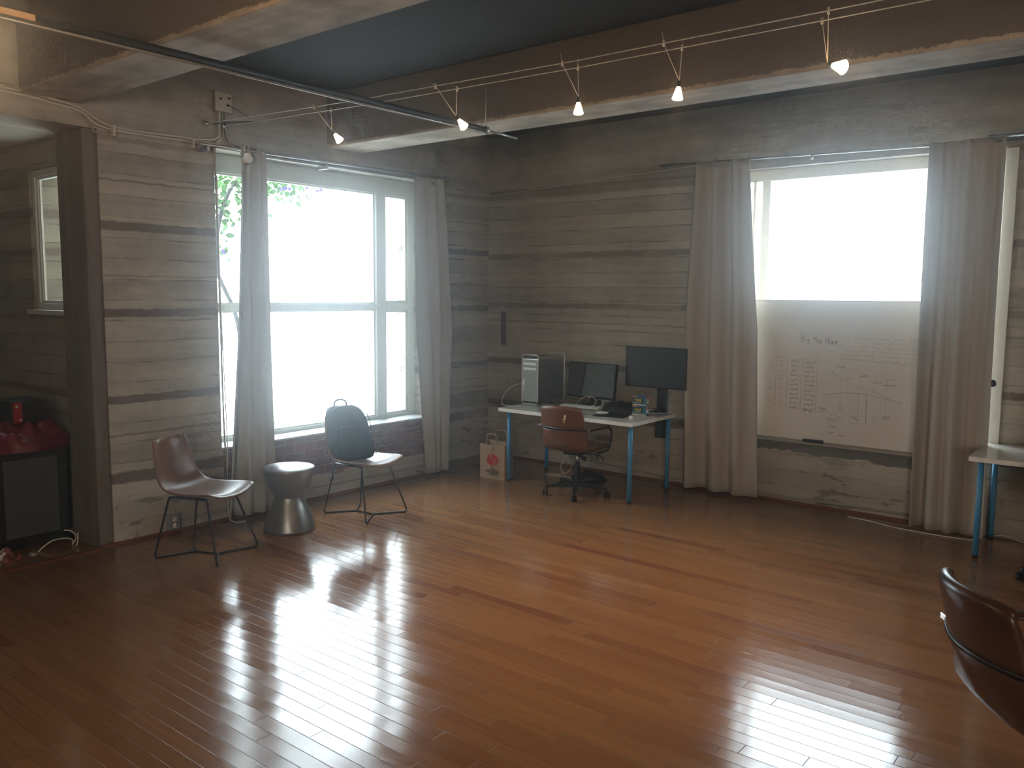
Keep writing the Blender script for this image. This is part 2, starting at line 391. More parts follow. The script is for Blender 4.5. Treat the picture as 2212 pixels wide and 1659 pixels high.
struct(MB().box((-.2,-.018,0),(4.82,0,.022)).build('baseboard_right',simple('stained_strip2',(.15,.05,.025),.4)))

# ------------------------------------------------------------------ windows
def rect_frame(mb,ax,p,a0,a1,z0,z1,w,dth):
    # ax 'y' : window in plane x=p ; 'x' : plane y=p
    def bx(u0,u1,za,zb):
        if ax=='y': mb.box((p-dth,u0,za),(p,u1,zb))
        else: mb.box((u0,p,za),(u1,p+dth,zb))
    bx(a0,a1,z0,z0+w); bx(a0,a1,z1-w,z1); bx(a0,a0+w,z0+w,z1-w); bx(a1-w,a1,z0+w,z1-w)
w1=struct(empty('window_1',(0,0,0)),'tall window with a mullion, behind the chairs')
XP=-.20
m=MB(); m.box((XP-.06,-3.61,2.80),(XP,-1.25,2.95)); m.box((XP-.06,-3.61,.60),(XP,-1.25,.635)); m.box((XP-.06,-3.61,.635),(XP,-3.56,2.80)); m.box((XP-.06,-1.345,.635),(XP,-1.25,2.80))
m.build('window_frame',M['frame'],w1,bevel=.004)
m=MB().box((XP-.07,-1.775,.635),(XP+.015,-1.65,2.80)); m.build('mullion',M['frame'],w1,bevel=.005)
m=MB().box((XP-.05,-3.56,1.685),(XP+.005,-1.775,1.74)).box((XP-.05,-1.65,1.675),(XP+.005,-1.345,1.75)); m.build('meeting_rail',M['frame'],w1,bevel=.003)
for (a,b,c,d) in ((-3.56,-1.775,.635,1.685),(-3.56,-1.775,1.74,2.80),(-1.65,-1.345,.635,1.675),(-1.65,-1.345,1.75,2.80)):
    s_=MB(); rect_frame(s_,'y',XP-.015,a,b,c,d,.022 if b>-1.6 else .014,.03); s_.build('sash',M['frame'],w1)
    MB().box((XP-.034,a,c),(XP-.030,b,d)).build('glass_pane',M['glass'],w1)
MB().box((XP,-3.62,.585),(.03,-1.24,.603)).build('window_sill',M['sill'],w1,bevel=.004)
w2=struct(empty('window_2',(0,0,0)),'bright window behind the whiteboard')
YP=.12
m=MB(); rect_frame(m,'x',YP,2.5,4.82,.62,2.98,.10,.06); m.box((2.89,YP-.015,.70),(2.965,YP+.06,2.9)); m.box((2.5,YP,1.66),(4.82,YP+.05,1.73)); m.build('window_frame',M['framew'],w2,bevel=.004)
m=MB().box((2.80,YP+.0,.70),(2.825,YP+.05,2.9)).build('side_lite_bar',M['framew'],w2)
MB().box((2.5,YP+.03,.66),(4.82,YP+.034,2.94)).build('glass_pane',M['glass'],w2)
MB().box((2.5,-.005,.60),(4.82,YP,.622)).build('window_sill',M['framew'],w2)
struct(MB().box((4.822,-.022,.70),(4.905,0,2.965)).build('trim_1',M['trimw'],bevel=.003),'white painted upright board beside the second window')
w3=struct(empty('window_3',(0,0,0)),'narrow window in the alcove')
m=MB(); rect_frame(m,'x',ya+.02,-1.19,-.43,1.69,2.77,.05,.05); m.build('window_frame',M['frame'],w3,bevel=.003)
m=MB(); rect_frame(m,'x',ya+.035,-1.14,-.43,1.74,2.72,.022,.03); m.build('sash',M['frame'],w3)
MB().box((-1.14,ya+.05,1.74),(-.43,ya+.054,2.72)).build('glass_pane',M['glass'],w3)
MB().box((-1.22,ya-.05,1.655),(-.43,ya+.02,1.69)).build('window_sill',M['frame'],w3,bevel=.003)
MB().box((-1.115,ya+.045,1.745),(-1.10,ya+.06,2.715)).build('lit_stop',M['trimw'],w3)  # stop coloured paler than the frame to paint its lit strip
struct(MB().box((-2.62,-4.24,-.1),(-2.5,-3.25,4.2)).build('wall_outside',M['ext']),'pale wall seen outside the alcove window')

# ------------------------------------------------------------------ plant outside the big window
pl=empty('flowering_vine',(-1.0,-3.0,0)); tag(pl,'leafy flowering vine outside the top left of the big window','plant')
def at(px,pz): return Vector((0,px+3.0,pz))
st=MB()
st.tube(bez([at(-2.55,0),at(-2.72,1.0),at(-2.80,1.6),at(-2.99,2.05),at(-2.96,2.45),at(-2.82,2.8),at(-2.6,3.0)]),[.02]*49,8)
st.tube(bez([at(-2.96,2.45),at(-3.05,2.62),at(-3.06,2.9)]),.007,6); st.tube(bez([at(-2.82,2.8),at(-2.5,2.95),at(-2.1,2.92),at(-1.9,2.95)]),.006,6)
st.build('stem',M['bark'],pl)
lf=MB(); pt=MB()
def leafq(mb,c,s):
    e=Euler((random.uniform(0,6),random.uniform(0,6),random.uniform(0,6))).to_matrix().to_4x4(); T=Matrix.Translation(c)@e
    mb.add([(0,-s,0),(s*.6,-s*.3,.1*s),(s*.5,s*.5,0),(0,s*1.2,-.1*s),(-s*.5,s*.5,0),(-s*.6,-s*.3,.1*s)],[(0,1,2,3,4,5)],False,T)
for k in range(420):
    y_=random.uniform(-3.35,-2.6); z_=random.triangular(2.05,3.05,2.85)
    if z_<2.4 and abs(y_+2.98)>.17: continue
    leafq(lf,at(y_,z_)+Vector((random.uniform(-.15,.15),0,0)),random.uniform(.022,.045))
for k in range(300):
    y_=random.triangular(-2.75,-1.9,-2.4); z_=2.98-abs(random.gauss(0,.15))
    leafq(lf,at(y_,z_)+Vector((random.uniform(-.15,.15),0,0)),random.uniform(.02,.04))
for k in range(40):
    y_=random.uniform(-3.3,-1.9); z_=random.uniform(2.75,3.0) if y_>-2.7 else random.uniform(2.1,2.95)
    if z_<2.4 and abs(y_+2.98)>.2: continue
    leafq(pt,at(y_,z_)+Vector((.15,0,0)),.03)
o=lf.build('leaves',M['leaf'],pl); o['kind']='stuff'
pt.build('flowers',M['petal'],pl)['kind']='stuff'
sh=MB()
for k in range(700):
    y_=random.uniform(-2.8,-1.0); 
    leafq(sh,Vector((-1.3+random.uniform(-.2,.2),y_,max(.05,.42+.10*math.sin(y_*5)-abs(random.gauss(0,.15))))),random.uniform(.02,.035))
tag(sh.build('low_shrub',simple('pale_shrub',(.25,.34,.22),.6,nscale=3,var=.4)),'pale low shrub foliage outside along the bottom of the big window','shrub',kind='stuff')

# ------------------------------------------------------------------ curtains
def curtain(name,axis,off,top,mid,bot,z0,z1,folds,amp,mat,label,ph=0.,side=1):
    # top/mid/bot = (a0,a1) extents along the wall at z1, zmid, z0
    root=empty(name,(0,0,0)); tag(root,label,'curtain','long linen curtains')
    zm=(z0+z1)/2
    fr=[random.uniform(.8,1.25) for _ in range(4)]
    def lerp(p,q,t): return (p[0]+(q[0]-p[0])*t,p[1]+(q[1]-p[1])*t)
    def fn(u,v):
        z=z1+(z0-z1)*v
        e=lerp(top,mid,v*2) if v<.5 else lerp(mid,bot,(v-.5)*2)
        uu=u+.035*math.sin(u*2*PI*1.3+ph)*v
        a=e[0]+(e[1]-e[0])*u
        ang=uu*folds*2*PI+ph
        w=math.sin(ang); w=math.copysign(abs(w)**.75,w)
        k_=.25+.75*(.5+.5*math.sin(u*3.6+ph*1.7)); d=amp*(w*k_*(1-.25*math.sin(v*3+u*5))+.45*math.sin(ang*.41+v*1.6+ph))
        pinch=1-.35*math.exp(-v*9)
        return (off+side*d*pinch,a,z) if axis=='y' else (a,off-side*d*pinch,z)
    MB().grid(fn,folds*18,40).build('drape',mat,root,solid=.004)
    return root
c1=curtain('curtain','y',.10,(-3.45,-3.215),(-3.53,-3.20),(-3.655,-3.165),.035,2.985,3,.045,M['cur_l'],'grey linen curtain at the left side of the big window, behind the round stool',ph=.8)
c2=curtain('curtain','y',.075,(-1.53,-1.12),(-1.50,-1.00),(-1.36,-1.06),.02,3.0,3,.038,M['cur_l'],'grey linen curtain at the right side of the big window, before the room corner',ph=2.2)
c3=curtain('curtain','x',-.14,(2.36,2.87),(2.31,3.0),(2.345,3.05),.03,3.055,3,.055,M['cur'],'beige linen curtain hanging between the computer desk and the whiteboard',ph=.4)
c4=curtain('curtain','x',-.16,(4.33,4.84),(4.335,4.85),(4.345,4.87),.012,3.03,4,.055,M['cur'],'beige linen curtain hanging right of the whiteboard, behind the second desk',ph=1.3)
for (nm,root,pts) in (('a',c2,[(.10,-1.1,2.985)]),('b',c3,[(2.57,-.205,3.03)]),):
    for p in pts:
        r=.028; ring=[(p[0],p[1]+r*math.cos(a*PI/8),p[2]+r*math.sin(a*PI/8)) if root is c2 else (p[0]+r*math.cos(a*PI/8),p[1],p[2]+r*math.sin(a*PI/8)) for a in range(16)]
        MB().tube(ring,.005,6,closed=True).build('grommet',M['chrome'],root)
# rods
rd=empty('curtain_rod',(0,0,0)); tag(rd,'pair of grey steel curtain rods along the top of the big window','curtain rod')
MB().tube([(.10,-3.79,2.945),(.10,-1.0,2.985)],.0115,10).build('rod',M['steel'],rd); MB().tube([(.045,-3.4,2.93),(.045,-1.3,2.95)],.010,10).build('rear_rod',M['steel'],rd)
for y_ in (-3.72,-1.28,-2.6): MB().box((0,y_-.012,2.90),(.112,y_+.012,2.935)).build('bracket',M['steel'],rd)
rd=empty('curtain_rod',(0,0,0)); tag(rd,'thin steel curtain rod over the whiteboard window','curtain rod')
MB().tube([(1.95,-.10,3.075),(4.95,-.13,3.0)],.009,10).build('rod',M['steel'],rd)
for x_ in (2.02,4.9): MB().box((x_-.01,-.11,3.03),(x_+.01,0,3.06)).build('bracket',M['steel'],rd)
MB().tube([(3.4,-.115,3.0),(3.4,-.115,3.04)],.012,8).build('clip',M['steel'],rd)
rd=tag(MB().tube([(4.72,-.16,3.035),(6.6,-.16,3.0)],.011,10).tube([(6.5,-.16,3.0),(6.5,0,3.0)],.008,6).build('curtain_rod',M['steel']),'steel curtain rod leading off to the right above the white upright board','curtain rod')
tag(MB().tube(bez([(.08,-1.0,2.965),(-.1,-.55,2.945),(-.22,-.07,2.935),(-.15,-.05,2.937),(1.0,-.05,2.99),(2.35,-.09,3.045)],6),.0042,6).build('picture_wire',M['condw']),'thin pale wire running round the room corner between the curtain rods','wire')
tag(MB().tube(bez([(.03,-1.46,3.0),(.02,-1.44,3.12),(.02,-1.40,3.22),(.02,-1.42,3.24)],6),.004,6).build('curled_wire',M['condw']),'short curled cord on the wall above the right curtain of the big window','cord')

# clip lamp over the left curtain
cl=empty('clip_lamp',(.16,-3.43,2.87)); tag(cl,'small white clip lamp on the left curtain of the big window','lamp')
Mx=Matrix.Rotation(math.radians(70),4,'Y')
MB().lathe([(.012,-.05),(.02,-.045),(.026,-.01),(.042,.03),(.040,.03),(.02,.0),(.001,-.005)],20,Mx).build('lamp_head',M['whitepl'],cl)
MB().tube([(-.01,0,.03),(-.04,0,.08)],.006,6).box((-.05,-.012,.065),(-.025,.012,.10)).build('clip',M['whitepl'],cl)

# ------------------------------------------------------------------ junction box and conduits on the left wall
jb=empty('junction_box',(0,-3.535,3.30)); tag(jb,'square pale electrical junction box high on the left wall','junction box')
MB().box((0,-.075,-.075),(.03,.075,.075)).build('back_box',M['cond'],jb); MB().box((.03,-.072,-.072),(.04,.072,.072)).build('cover_plate',M['condw'],jb,bevel=.004)
for (a,b) in ((-.03,.02),(.035,-.02),(.045,.035)): MB().tube([(.04,a,b),(.052,a,b)],.008,10).build('knockout',M['blackpl'],jb)
tag(MB().tube([(.045,-3.50,3.285),(.16,-3.38,3.19)],.003,6).tube([(.02,-3.62,3.128),(.3,-3.44,3.14)],.004,6).build('cable_stay',M['blackpl']),'thin black stay cables from the junction box on the left wall','cable')
cd=empty('conduit',(0,0,0)); tag(cd,'bundle of painted conduits under the left ceiling beam, bending up to the junction box','conduit')
for k,(dx,dz,r) in enumerate(((.012,0,.009),(.030,.012,.008),(.012,.022,.007))):
    yv=(-3.565,-3.535,-3.505)[k]
    if k==0: pts=[(dx,-7.5,3.10),(dx,-5.3,3.10),(dx,-4.75,3.07),(dx,-4.6,3.045),(dx,-4.42,2.965),(dx,-3.72,2.972),(dx,-3.575,2.99),(dx,yv,3.10),(dx,yv,3.23)]
    elif k==1: pts=[(dx,-7.5,3.125),(dx,-5.3,3.12),(dx,-4.75,3.09),(dx,-4.6,3.06),(dx,-4.40,2.98),(dx,-3.9,2.985),(dx,-3.74,2.99),(dx,-3.60,3.02),(dx,-3.57,3.10),(dx,-3.568,3.23)]
    else: pts=[(dx,-7.5,3.115),(dx,-5.3,3.145),(dx,-4.75,3.11),(dx,-4.58,3.02),(dx,-4.52,2.93),(dx,-4.40,2.945),(dx,-3.80,2.955),(dx,-3.72,2.955)]
    MB().tube(bez(pts,6),r,8).build('tube',M['condw'] if k<2 else M['cond'],cd)
for y_ in (-4.40,-3.80): MB().box((0,y_-.01,2.915),(.045,y_+.01,2.99)).build('strap',M['condw'],cd)
tag(MB().tube(bez([(.012,-3.535,3.23),(.012,-3.535,3.05),(.012,-3.60,2.98),(.012,-3.607,2.8),(.012,-3.60,1.7),(.012,-3.595,.8),(.02,-3.58,.3),(.03,-3.585,.12),(.03,-3.80,.10),(.02,-4.0,.10)],8),.0075,8).build('conduit',M['cond']),'thin conduit down the left edge of the big window to the floor outlet','conduit')
tag(MB().tube(bez([(.012,-3.505,3.23),(.012,-3.50,3.07),(.012,-3.44,2.985),(.012,-3.30,2.955),(.012,-3.2,2.95)],8),.008,8).build('conduit',M['steel']),'short grey conduit curving from the junction box towards the left curtain','conduit')
tag(MB().tube(bez([(.015,-4.0,.085),(.015,-3.6,.08),(.015,-2.9,.118),(.015,-1.32,.092)],8),.009,8).build('conduit',M['cond']),'conduit low along the wall under the brick','conduit')
tag(MB().tube(bez([(.9,-.015,.115),(1.5,-.015,.085),(2.3,-.015,.052),(3.0,-.015,.05),(4.3,-.015,.07)],8),.009,8).tube([(2.26,-.02,.05),(2.27,-.05,.005)],.004,6).build('conduit',M['cond']),'conduit low along the wall under the whiteboard','conduit')
tag(MB().tube(bez([(.02,-3.60,2.74),(.022,-3.597,1.7),(.03,-3.58,.62),(.05,-3.60,.42),(.035,-3.59,.22),(.09,-3.62,.05),(.15,-3.60,.008),(.17,-3.52,.006)],8),.0045,6).build('white_cable',M['cable']),'thin pale cord hanging beside the left curtain of the big window','cord')
ot=empty('wall_outlet',(0,-4.055,.085)); tag(ot,'grey double power outlet low on the left wall behind the leather chair','outlet')
MB().box((0,-.048,-.056),(.045,.048,.056)).build('outlet_box',M['outlet'],ot,bevel=.006)
for s_ in (-1,1):
    r_=MB().lathe([(.019,0),(.019,.004)],20,Matrix.Translation((.045,0,s_*.024))@Matrix.Rotation(PI/2,4,'Y')).build('socket',M['whitepl'],ot)
    MB().box((.049,-.009,s_*.024-.002),(.0497,-.006,s_*.024+.008)).box((.049,.006,s_*.024-.002),(.0497,.009,s_*.024+.008)).box((.049,-.002,s_*.024-.012),(.0497,.002,s_*.024-.007)).build('slot',M['blackpl'],r_)
tag(MB().lathe([(.018,0),(.022,.01),(.012,.03)],14,Matrix.Translation((0,-3.676,3.121))@Matrix.Rotation(PI/2,4,'Y')).build('cable_anchor',M['chrome']),'round metal cable anchor on the left wall, left of the conduits','anchor')
tag(MB().lathe([(.018,0),(.022,.01),(.012,.03)],14,Matrix.Translation((0,-3.521,3.125))@Matrix.Rotation(PI/2,4,'Y')).build('cable_anchor',M['chrome']),'round metal cable anchor on the left wall, right of the conduits','anchor')

# ------------------------------------------------------------------ ceiling pipe and lamp cables
pp=empty('ceiling_pipe',(1.915,0,3.02)); tag(pp,'long dark pipe hung below the ceiling beams with a bright thin rail','pipe')
MB().tube([(0,-9,0),(0,-2.62,0)],.024,12).build('pipe',M['blackpl'],pp)
MB().tube([(.02,-9,-.03),(.01,-3.3,-.025),(.005,-2.62,-.02)],.008,8).build('rail',M['steel'],pp)
MB().tube([(0,-2.60,0),(0,-2.25,-.005)],.009,8).build('end_rod',M['steel'],pp)
MB().lathe([(.02,-.02),(.028,-.015),(.028,.015),(.02,.02)],14,Matrix.Translation((0,-2.61,0))@Matrix.Rotation(PI/2,4,'X')).build('end_joint',M['steel'],pp)
MB().tube([(0,-2.61,0),(0,-2.61,.55)],.0035,6).tube([(-.0,-2.66,0),(-.0,-2.66,.06)],.003,6).build('hanger',M['steel'],pp)
tag(MB().box((1.885,-7.0,3.008),(1.945,-5.66,3.036)).build('mounting_plate',M['orange'],bevel=.005),'flat orange mounting plate at the near end of the ceiling pipe','plate')
cab1=[(0,-3.676,3.121),(1.5,-3.47,3.13),(3.2,-3.37,3.13),(9.4,-3.30,3.13)]; cab2=[(0,-3.521,3.125),(1.5,-3.335,3.13),(3.2,-3.245,3.13),(9.4,-3.18,3.13)]
tag(MB().tube(cab1,.0028,6).build('lamp_cable',M['condw']),'taut lamp cable crossing the ceiling, nearer the camera','cable')
tag(MB().tube(cab2,.0028,6).build('lamp_cable',M['condw']),'taut lamp cable crossing the ceiling, nearer the whiteboard wall','cable')
def caby(cb,x):
    for a,b in zip(cb,cb[1:]):
        if a[0]<=x<=b[0]: return a[1]+(b[1]-a[1])*(x-a[0])/(b[0]-a[0])
lamps=[(1.10,-3.30,2.955,'leftmost lit cable lamp, hanging in front of the big window',(25,-30),(.02,.03)),
       (2.26,-3.25,2.925,'lit cable lamp beside the ceiling pipe, second from the left wall',(10,-38),(-.06,.0)),
       (3.16,-3.25,2.905,'lit cable lamp third from the left wall, hanging straight down on two crossed wires',(0,0),(-.03,-.01)),
       (3.79,-3.25,2.90,'lit cable lamp fourth from the left wall, hanging on two parallel wires',(0,5),(-.03,.01)),
       (4.61,-3.25,2.905,'largest and brightest cable lamp, nearest the right edge of the photo',(-15,-70),(-.02,-.09))]
for k,(x,y,z,lab,(tx,ty),(d1,d2)) in enumerate(lamps):
    r=empty('cable_lamp',(x,y,z)); tag(r,lab,'lamp','glowing lamps on the ceiling cables')
    R_=Euler((math.radians(tx),math.radians(ty),0)).to_matrix().to_4x4()
    sc_=1.15 if k==4 else 1
    MB().lathe([(.010*sc_,.030),(.013*sc_,.022),(.022*sc_,-.008),(.029*sc_,-.030),(.024*sc_,-.036),(.001,-.038)],24,R_).build('glass_shade',M['bulb'],r)
    MB().lathe([(.004,.062),(.009,.058),(.009,.030),(.011,.028)],14,R_).build('lamp_holder',M['black'],r)
    top=R_@Vector((0,0,.06))
    for cb,dx in ((cab1,d1),(cab2,d2)):
        cy_=caby(cb,x+dx)
        MB().tube([top,(dx,cy_-y,3.13-z),(dx*1.1,(cy_-y)*1.1,3.13-z+(.05 if k in(2,3) else .012))],.0018,5).build('hanging_wire',M['condw'],r)
        MB().tube([(dx,cy_-y,3.115-z),(dx,cy_-y,3.145-z)],.007,8).build('cable_clamp',M['condw'],r)

# ------------------------------------------------------------------ side chairs
def side_chair(label,loc,rz,first=[None]):
    if first[0] is not None:
        r=dup(first[0],loc,rz); tag(r,label,'chair','brown leather side chairs with wire legs'); return r
    r=empty('side_chair',loc,rz); tag(r,label,'chair','brown leather side chairs with wire legs'); first[0]=r
    prof=[(-.325,.800,.135),(-.322,.815,.165),(-.312,.80,.178),(-.288,.70,.192),(-.262,.60,.207),(-.232,.52,.219),(-.185,.468,.228),(-.11,.446,.236),(0,.440,.245),(.12,.447,.25),(.21,.455,.245),(.262,.447,.235),(.275,.435,.205)]
    n=len(prof)-1
    def fn(u,v):
        f=v*n; i=min(int(f),n-1); t_=f-i; a=prof[i]; b=prof[i+1]
        x=a[0]+(b[0]-a[0])*t_; z=a[1]+(b[1]-a[1])*t_; w=a[2]+(b[2]-a[2])*t_
        q=2*u-1; back=max(0,1-v/.42); seat=max(0,min(1,(v-.5)/.2))
        x+=.055*q*q*back+.02*q*q*(1-back)*(1-seat)
        z+=.035*q*q*seat*(1-.4*max(0,(v-.85)/.15))-.0
        z+=.028*q*q*(1-back)*(1-seat)
        x-= .03*q*q*max(0,(v-.88)/.12)
        return (x,q*w,z)
    MB().grid(fn,10,n).build('seat_shell',M['leather2'],r,sub=2,solid=.020)
    rr=.0078
    for (sx,sy) in ((-1,-1),(-1,1),(1,-1),(1,1)):
        top=(sx*.15-.02,sy*.155,.432); foot=(sx*.262,sy*(.215 if sx<0 else .245),.0075); c_=(sx*.097,0,.0075)
        MB().tube(bend([(sx*.05-.02,sy*.12,.428),top,foot,c_],.03),rr,8).build('leg',M['black'],r)
    MB().tube([(-.097,0,.0075),(.097,0,.0075)],rr,8).build('stretcher',M['black'],r)
    MB().tube(bend([(-.17,-.155,.43),(.13,-.155,.43)],.02),rr,8).tube([(-.17,.155,.43),(.13,.155,.43)],rr,8).tube([(-.02,-.155,.432),(-.02,.155,.432)],rr,8).build('seat_frame',M['black'],r)
    return r
side_chair('empty brown leather side chair by the left wall, beside the alcove',(.675,-4.176,0),math.radians(23))
side_chair('brown leather side chair holding the backpack in front of the brick',(.690,-2.725,0),math.radians(4))

# round stool
so=tag(MB().lathe([(.001,0),(.19,0),(.198,.006),(.197,.02),(.168,.12),(.130,.22),(.112,.262),(.112,.272),(.135,.295),(.165,.36),(.185,.42),(.197,.475),(.200,.488),(.196,.494),(.001,.495)],64,cap=False).build('drum_stool',M['stool'],loc=(.60,-3.415,0)),'round hourglass pewter stool between the two leather side chairs','stool')

# backpack on the second chair
bp=empty('backpack',(.63,-2.77,.463),math.radians(-32)); tag(bp,'dark navy backpack standing on the side chair by the brick','backpack')
def pk(w,d,h,cx=0,cz=0,taper=.75,lean=-.13,n=4.5,side=-.10):
    mb=MB()
    def fn(u,v):
        th=u*2*PI; ph=(v-.5)*PI
        def sp(c,e): return math.copysign(abs(c)**e,c)
        e=2/n; ce=sp(math.cos(ph),e); X=sp(math.cos(th),e)*ce; Y=sp(math.sin(th),e)*ce; Z=sp(math.sin(ph),e)
        t_=(Z+1)/2; k=1-(1-taper)*t_**1.5
        return (cx+X*d/2*(1-.25*t_)+lean*t_, Y*w/2*k+side*t_, cz+t_*h)
    return mb.grid(fn,40,24)
pk(.37,.19,.435,taper=.86,side=-.075).build('main_body',M['pack'],bp)
pk(.28,.06,.27,cx=.085,cz=.015,lean=-.06,side=-.045).build('front_pocket',M['pack'],bp)
MB().tube(bez([(-.12,-.15,.415),(-.12,-.145,.47),(-.12,-.10,.49),(-.12,-.055,.47),(-.12,-.045,.415)],6),.008,8).build('carry_handle',M['packd'],bp)
MB().tube(bez([(-.05,.16,.22),(-.02,.215,.20),(.0,.21,.12),(-.03,.18,.04)],6),.007,6).build('side_strap',M['packd'],bp)
MB().tube(bez([(-.03,-.19,.40),(.0,-.15,.43),(-.0,-.1,.445),(-.02,.05,.45),(.01,.10,.38),(.06,.15,.2)],6),.0035,5).build('zipper',M['packd'],bp)
MB().tube([(-.13,-.16,-.0),(-.14,-.17,-.2)],.009,6).build('hanging_strap',M['packd'],bp)

# ------------------------------------------------------------------ desks
def desk(x0,x1,y0,y1,label,legs):
    r=empty('desk',((x0+x1)/2,(y0+y1)/2,0)); tag(r,label,'desk','white desks with blue legs'); cx,cy=(x0+x1)/2,(y0+y1)/2
    MB().box((x0-cx,y0-cy,.70),(x1-cx,y1-cy,.734)).build('desktop',M['white'],r,bevel=.002)
    MB().box((x0-cx-.0012,y0-cy-.0012,.7005),(x1-cx+.0012,y0-cy,.7335)).box((x1-cx,y0-cy,.7005),(x1-cx+.0012,y1-cy,.7335)).box((x0-cx-.0012,y0-cy,.7005),(x0-cx,y1-cy,.7335)).build('lit_edge',M['whitepl'],r)  # brighter strip painting the light caught by the desk edges
    for lx,ly in legs:
        l=MB().tube([(lx-cx,ly-cy,.02),(lx-cx,ly-cy,.70)],.020,20).build('leg',M['blue'],r)
        MB().lathe([(.019,0),(.021,.003),(.021,.02),(.018,.022)],18,Matrix.Translation((lx-cx,ly-cy,0))).build('foot_cap',M['blackpl'],l)
    return r
desk(.755,2.262,-1.045,-.285+.03,'white desk with blue legs holding the computers',[(.836,-.975),(2.235-.02,-.975),(2.222,-.30),(.80,-.30)])
desk(4.835,6.33,-.755,-.02,'white desk with blue legs at the right edge of the photo',[(4.905,-.69),(4.905,-.085),(6.26,-.69),(6.26,-.085)])

# ------------------------------------------------------------------ office chairs
def office_chair(label,loc,rz,raise_=0.0,mat='leather',basez=0.0,baserot=0,sticker=False):
    r=empty('office_chair',loc,rz); tag(r,label,'chair','brown leather office chairs on castors')
    dz=raise_
    prof=[(-.352,.865),(-.364,.874),(-.372,.86),(-.343,.76),(-.318,.67),(-.298,.60),(-.268,.53),(-.220,.474),(-.15,.455),(-.03,.452),(.10,.46),(.20,.465),(.245,.452),(.25,.43)]
    wid=[.195,.205,.215,.222,.228,.232,.236,.24,.243,.245,.243,.235,.22,.205]
    def shell(i0,i1,nm,m_):
        n=i1-i0
        def fn(u,v):
            f=i0+v*n; i=min(int(f),len(prof)-2); t_=f-i
            x=prof[i][0]*(1-t_)+prof[i+1][0]*t_; z=prof[i][1]*(1-t_)+prof[i+1][1]*t_; w=wid[i]*(1-t_)+wid[i+1]*t_
            q=2*u-1; bk=max(0,min(1,(7.2-f)/2))
            x+=.075*q*q*bk; z+=.018*q*q*(1-bk); z-=.02*q*q*q*q*bk*(f<2.5)
            return (x,q*w,z+dz)
        return MB().grid(fn,12,n*2).build(nm,m_,r,sub=1,solid=.035)
    up=shell(0,4,'upper_back_cushion',M[mat]); lo=shell(4,8,'lower_back_cushion',M[mat]); se=shell(8,13,'seat_cushion',M[mat])
    pts=[]
    for k in range(13):
        q=-1+k/6; pts.append((-.338+.075*q*q,q*.243,.668+dz))
    b=MB().add([p for p in pts]+[(p[0],p[1],p[2]+.016) for p in pts]+[(p[0]-.006,p[1],p[2]) for p in pts]+[(p[0]-.006,p[1],p[2]+.016) for p in pts],
        [(26+k,27+k,40+k,39+k) for k in range(12)]+[(k,13+k,14+k,k+1) for k in range(12)]+[(13+k,39+k,40+k,14+k) for k in range(12)]+[(k,k+1,27+k,26+k) for k in range(12)],True)
    b.build('back_band',M['black'],r)
    for s_ in (-1,1):
        a=empty('armrest'); a.parent=r
        MB().box((-.275,s_*.235-.012,.664+dz),(-.225,s_*.262+.004,.688+dz)).build('arm_bracket',M['chrome'],a,bevel=.004); MB().tube(bend([(-.262,s_*.235,.672+dz),(-.19,s_*.262,.672+dz),(.10,s_*.268,.668+dz),(.16,s_*.268,.62+dz),(.12,s_*.262,.445+dz),(.02,s_*.20,.425+dz)],.05),.011,8).build('arm_tube',M['chrome'] if mat=='leather_shade' else M['black'],a)
        MB().box((-.13,s_*.268-.024,.678+dz),(.10,s_*.268+.024,.694+dz)).build('arm_pad',M[mat],a,bevel=.007)
    MB().box((-.11,-.09,.405+dz),(.08,.09,.432+dz)).build('seat_plate',M['black'],r,bevel=.008)
    MB().tube(bend([(.02,-.08,.41+dz),(.02,-.24,.405+dz),(.03,-.26,.36+dz)],.02),.005,6).tube([(-.07,-.06,.40+dz),(-.07,-.13,.375+dz)],[.012,.02],8).build('lever',M['blackpl'],r)
    MB().tube([(0,0,.28),(0,0,.41+dz)],.0125,14).build('gas_lift',M['chrome'],r)
    MB().lathe([(.030,.075),(.032,.09),(.027,.26),(.025,.30),(.012,.305)],20).build('column',M['blackpl'],r)
    for k in range(5):
        a=baserot+k*2*PI/5; ca,sa=math.cos(a),math.sin(a)
        R_=Matrix.Rotation(a,4,'Z')
        lg=MB().add([(.0,-.028,.075),(.0,.028,.075),(.0,.028,.125),(.0,-.028,.125),(.30,-.014,.072),(.30,.014,.072),(.30,.014,.092),(.30,-.014,.092)],
            [(0,1,2,3),(4,7,6,5),(0,4,5,1),(3,2,6,7),(0,3,7,4),(1,5,6,2)],False,R_).build('base_leg',M['black'],r,bevel=.005)
        cs=MB().tube([(.29,0,.078),(.29,0,.05)],.008,8,M=R_)
        Mw=R_@Matrix.Translation((.30,0,.027))@Matrix.Rotation(.5+k,4,'Z')
        for yy in (-.016,.016): cs.lathe([(.006,-.010),(.024,-.009),(.027,-.004),(.027,.004),(.024,.009),(.006,.010)],18,Mw@Matrix.Translation((0,yy,0))@Matrix.Rotation(PI/2,4,'X'))
        cs.add([(-.03,-.006,.0),(.03,-.006,0),(.02,-.006,.028),(-.02,-.006,.028),(-.03,.006,.0),(.03,.006,0),(.02,.006,.028),(-.02,.006,.028)],[(0,1,2,3),(7,6,5,4),(3,2,6,7)],False,Mw)
        cs.build('caster',M['blackpl'],lg)
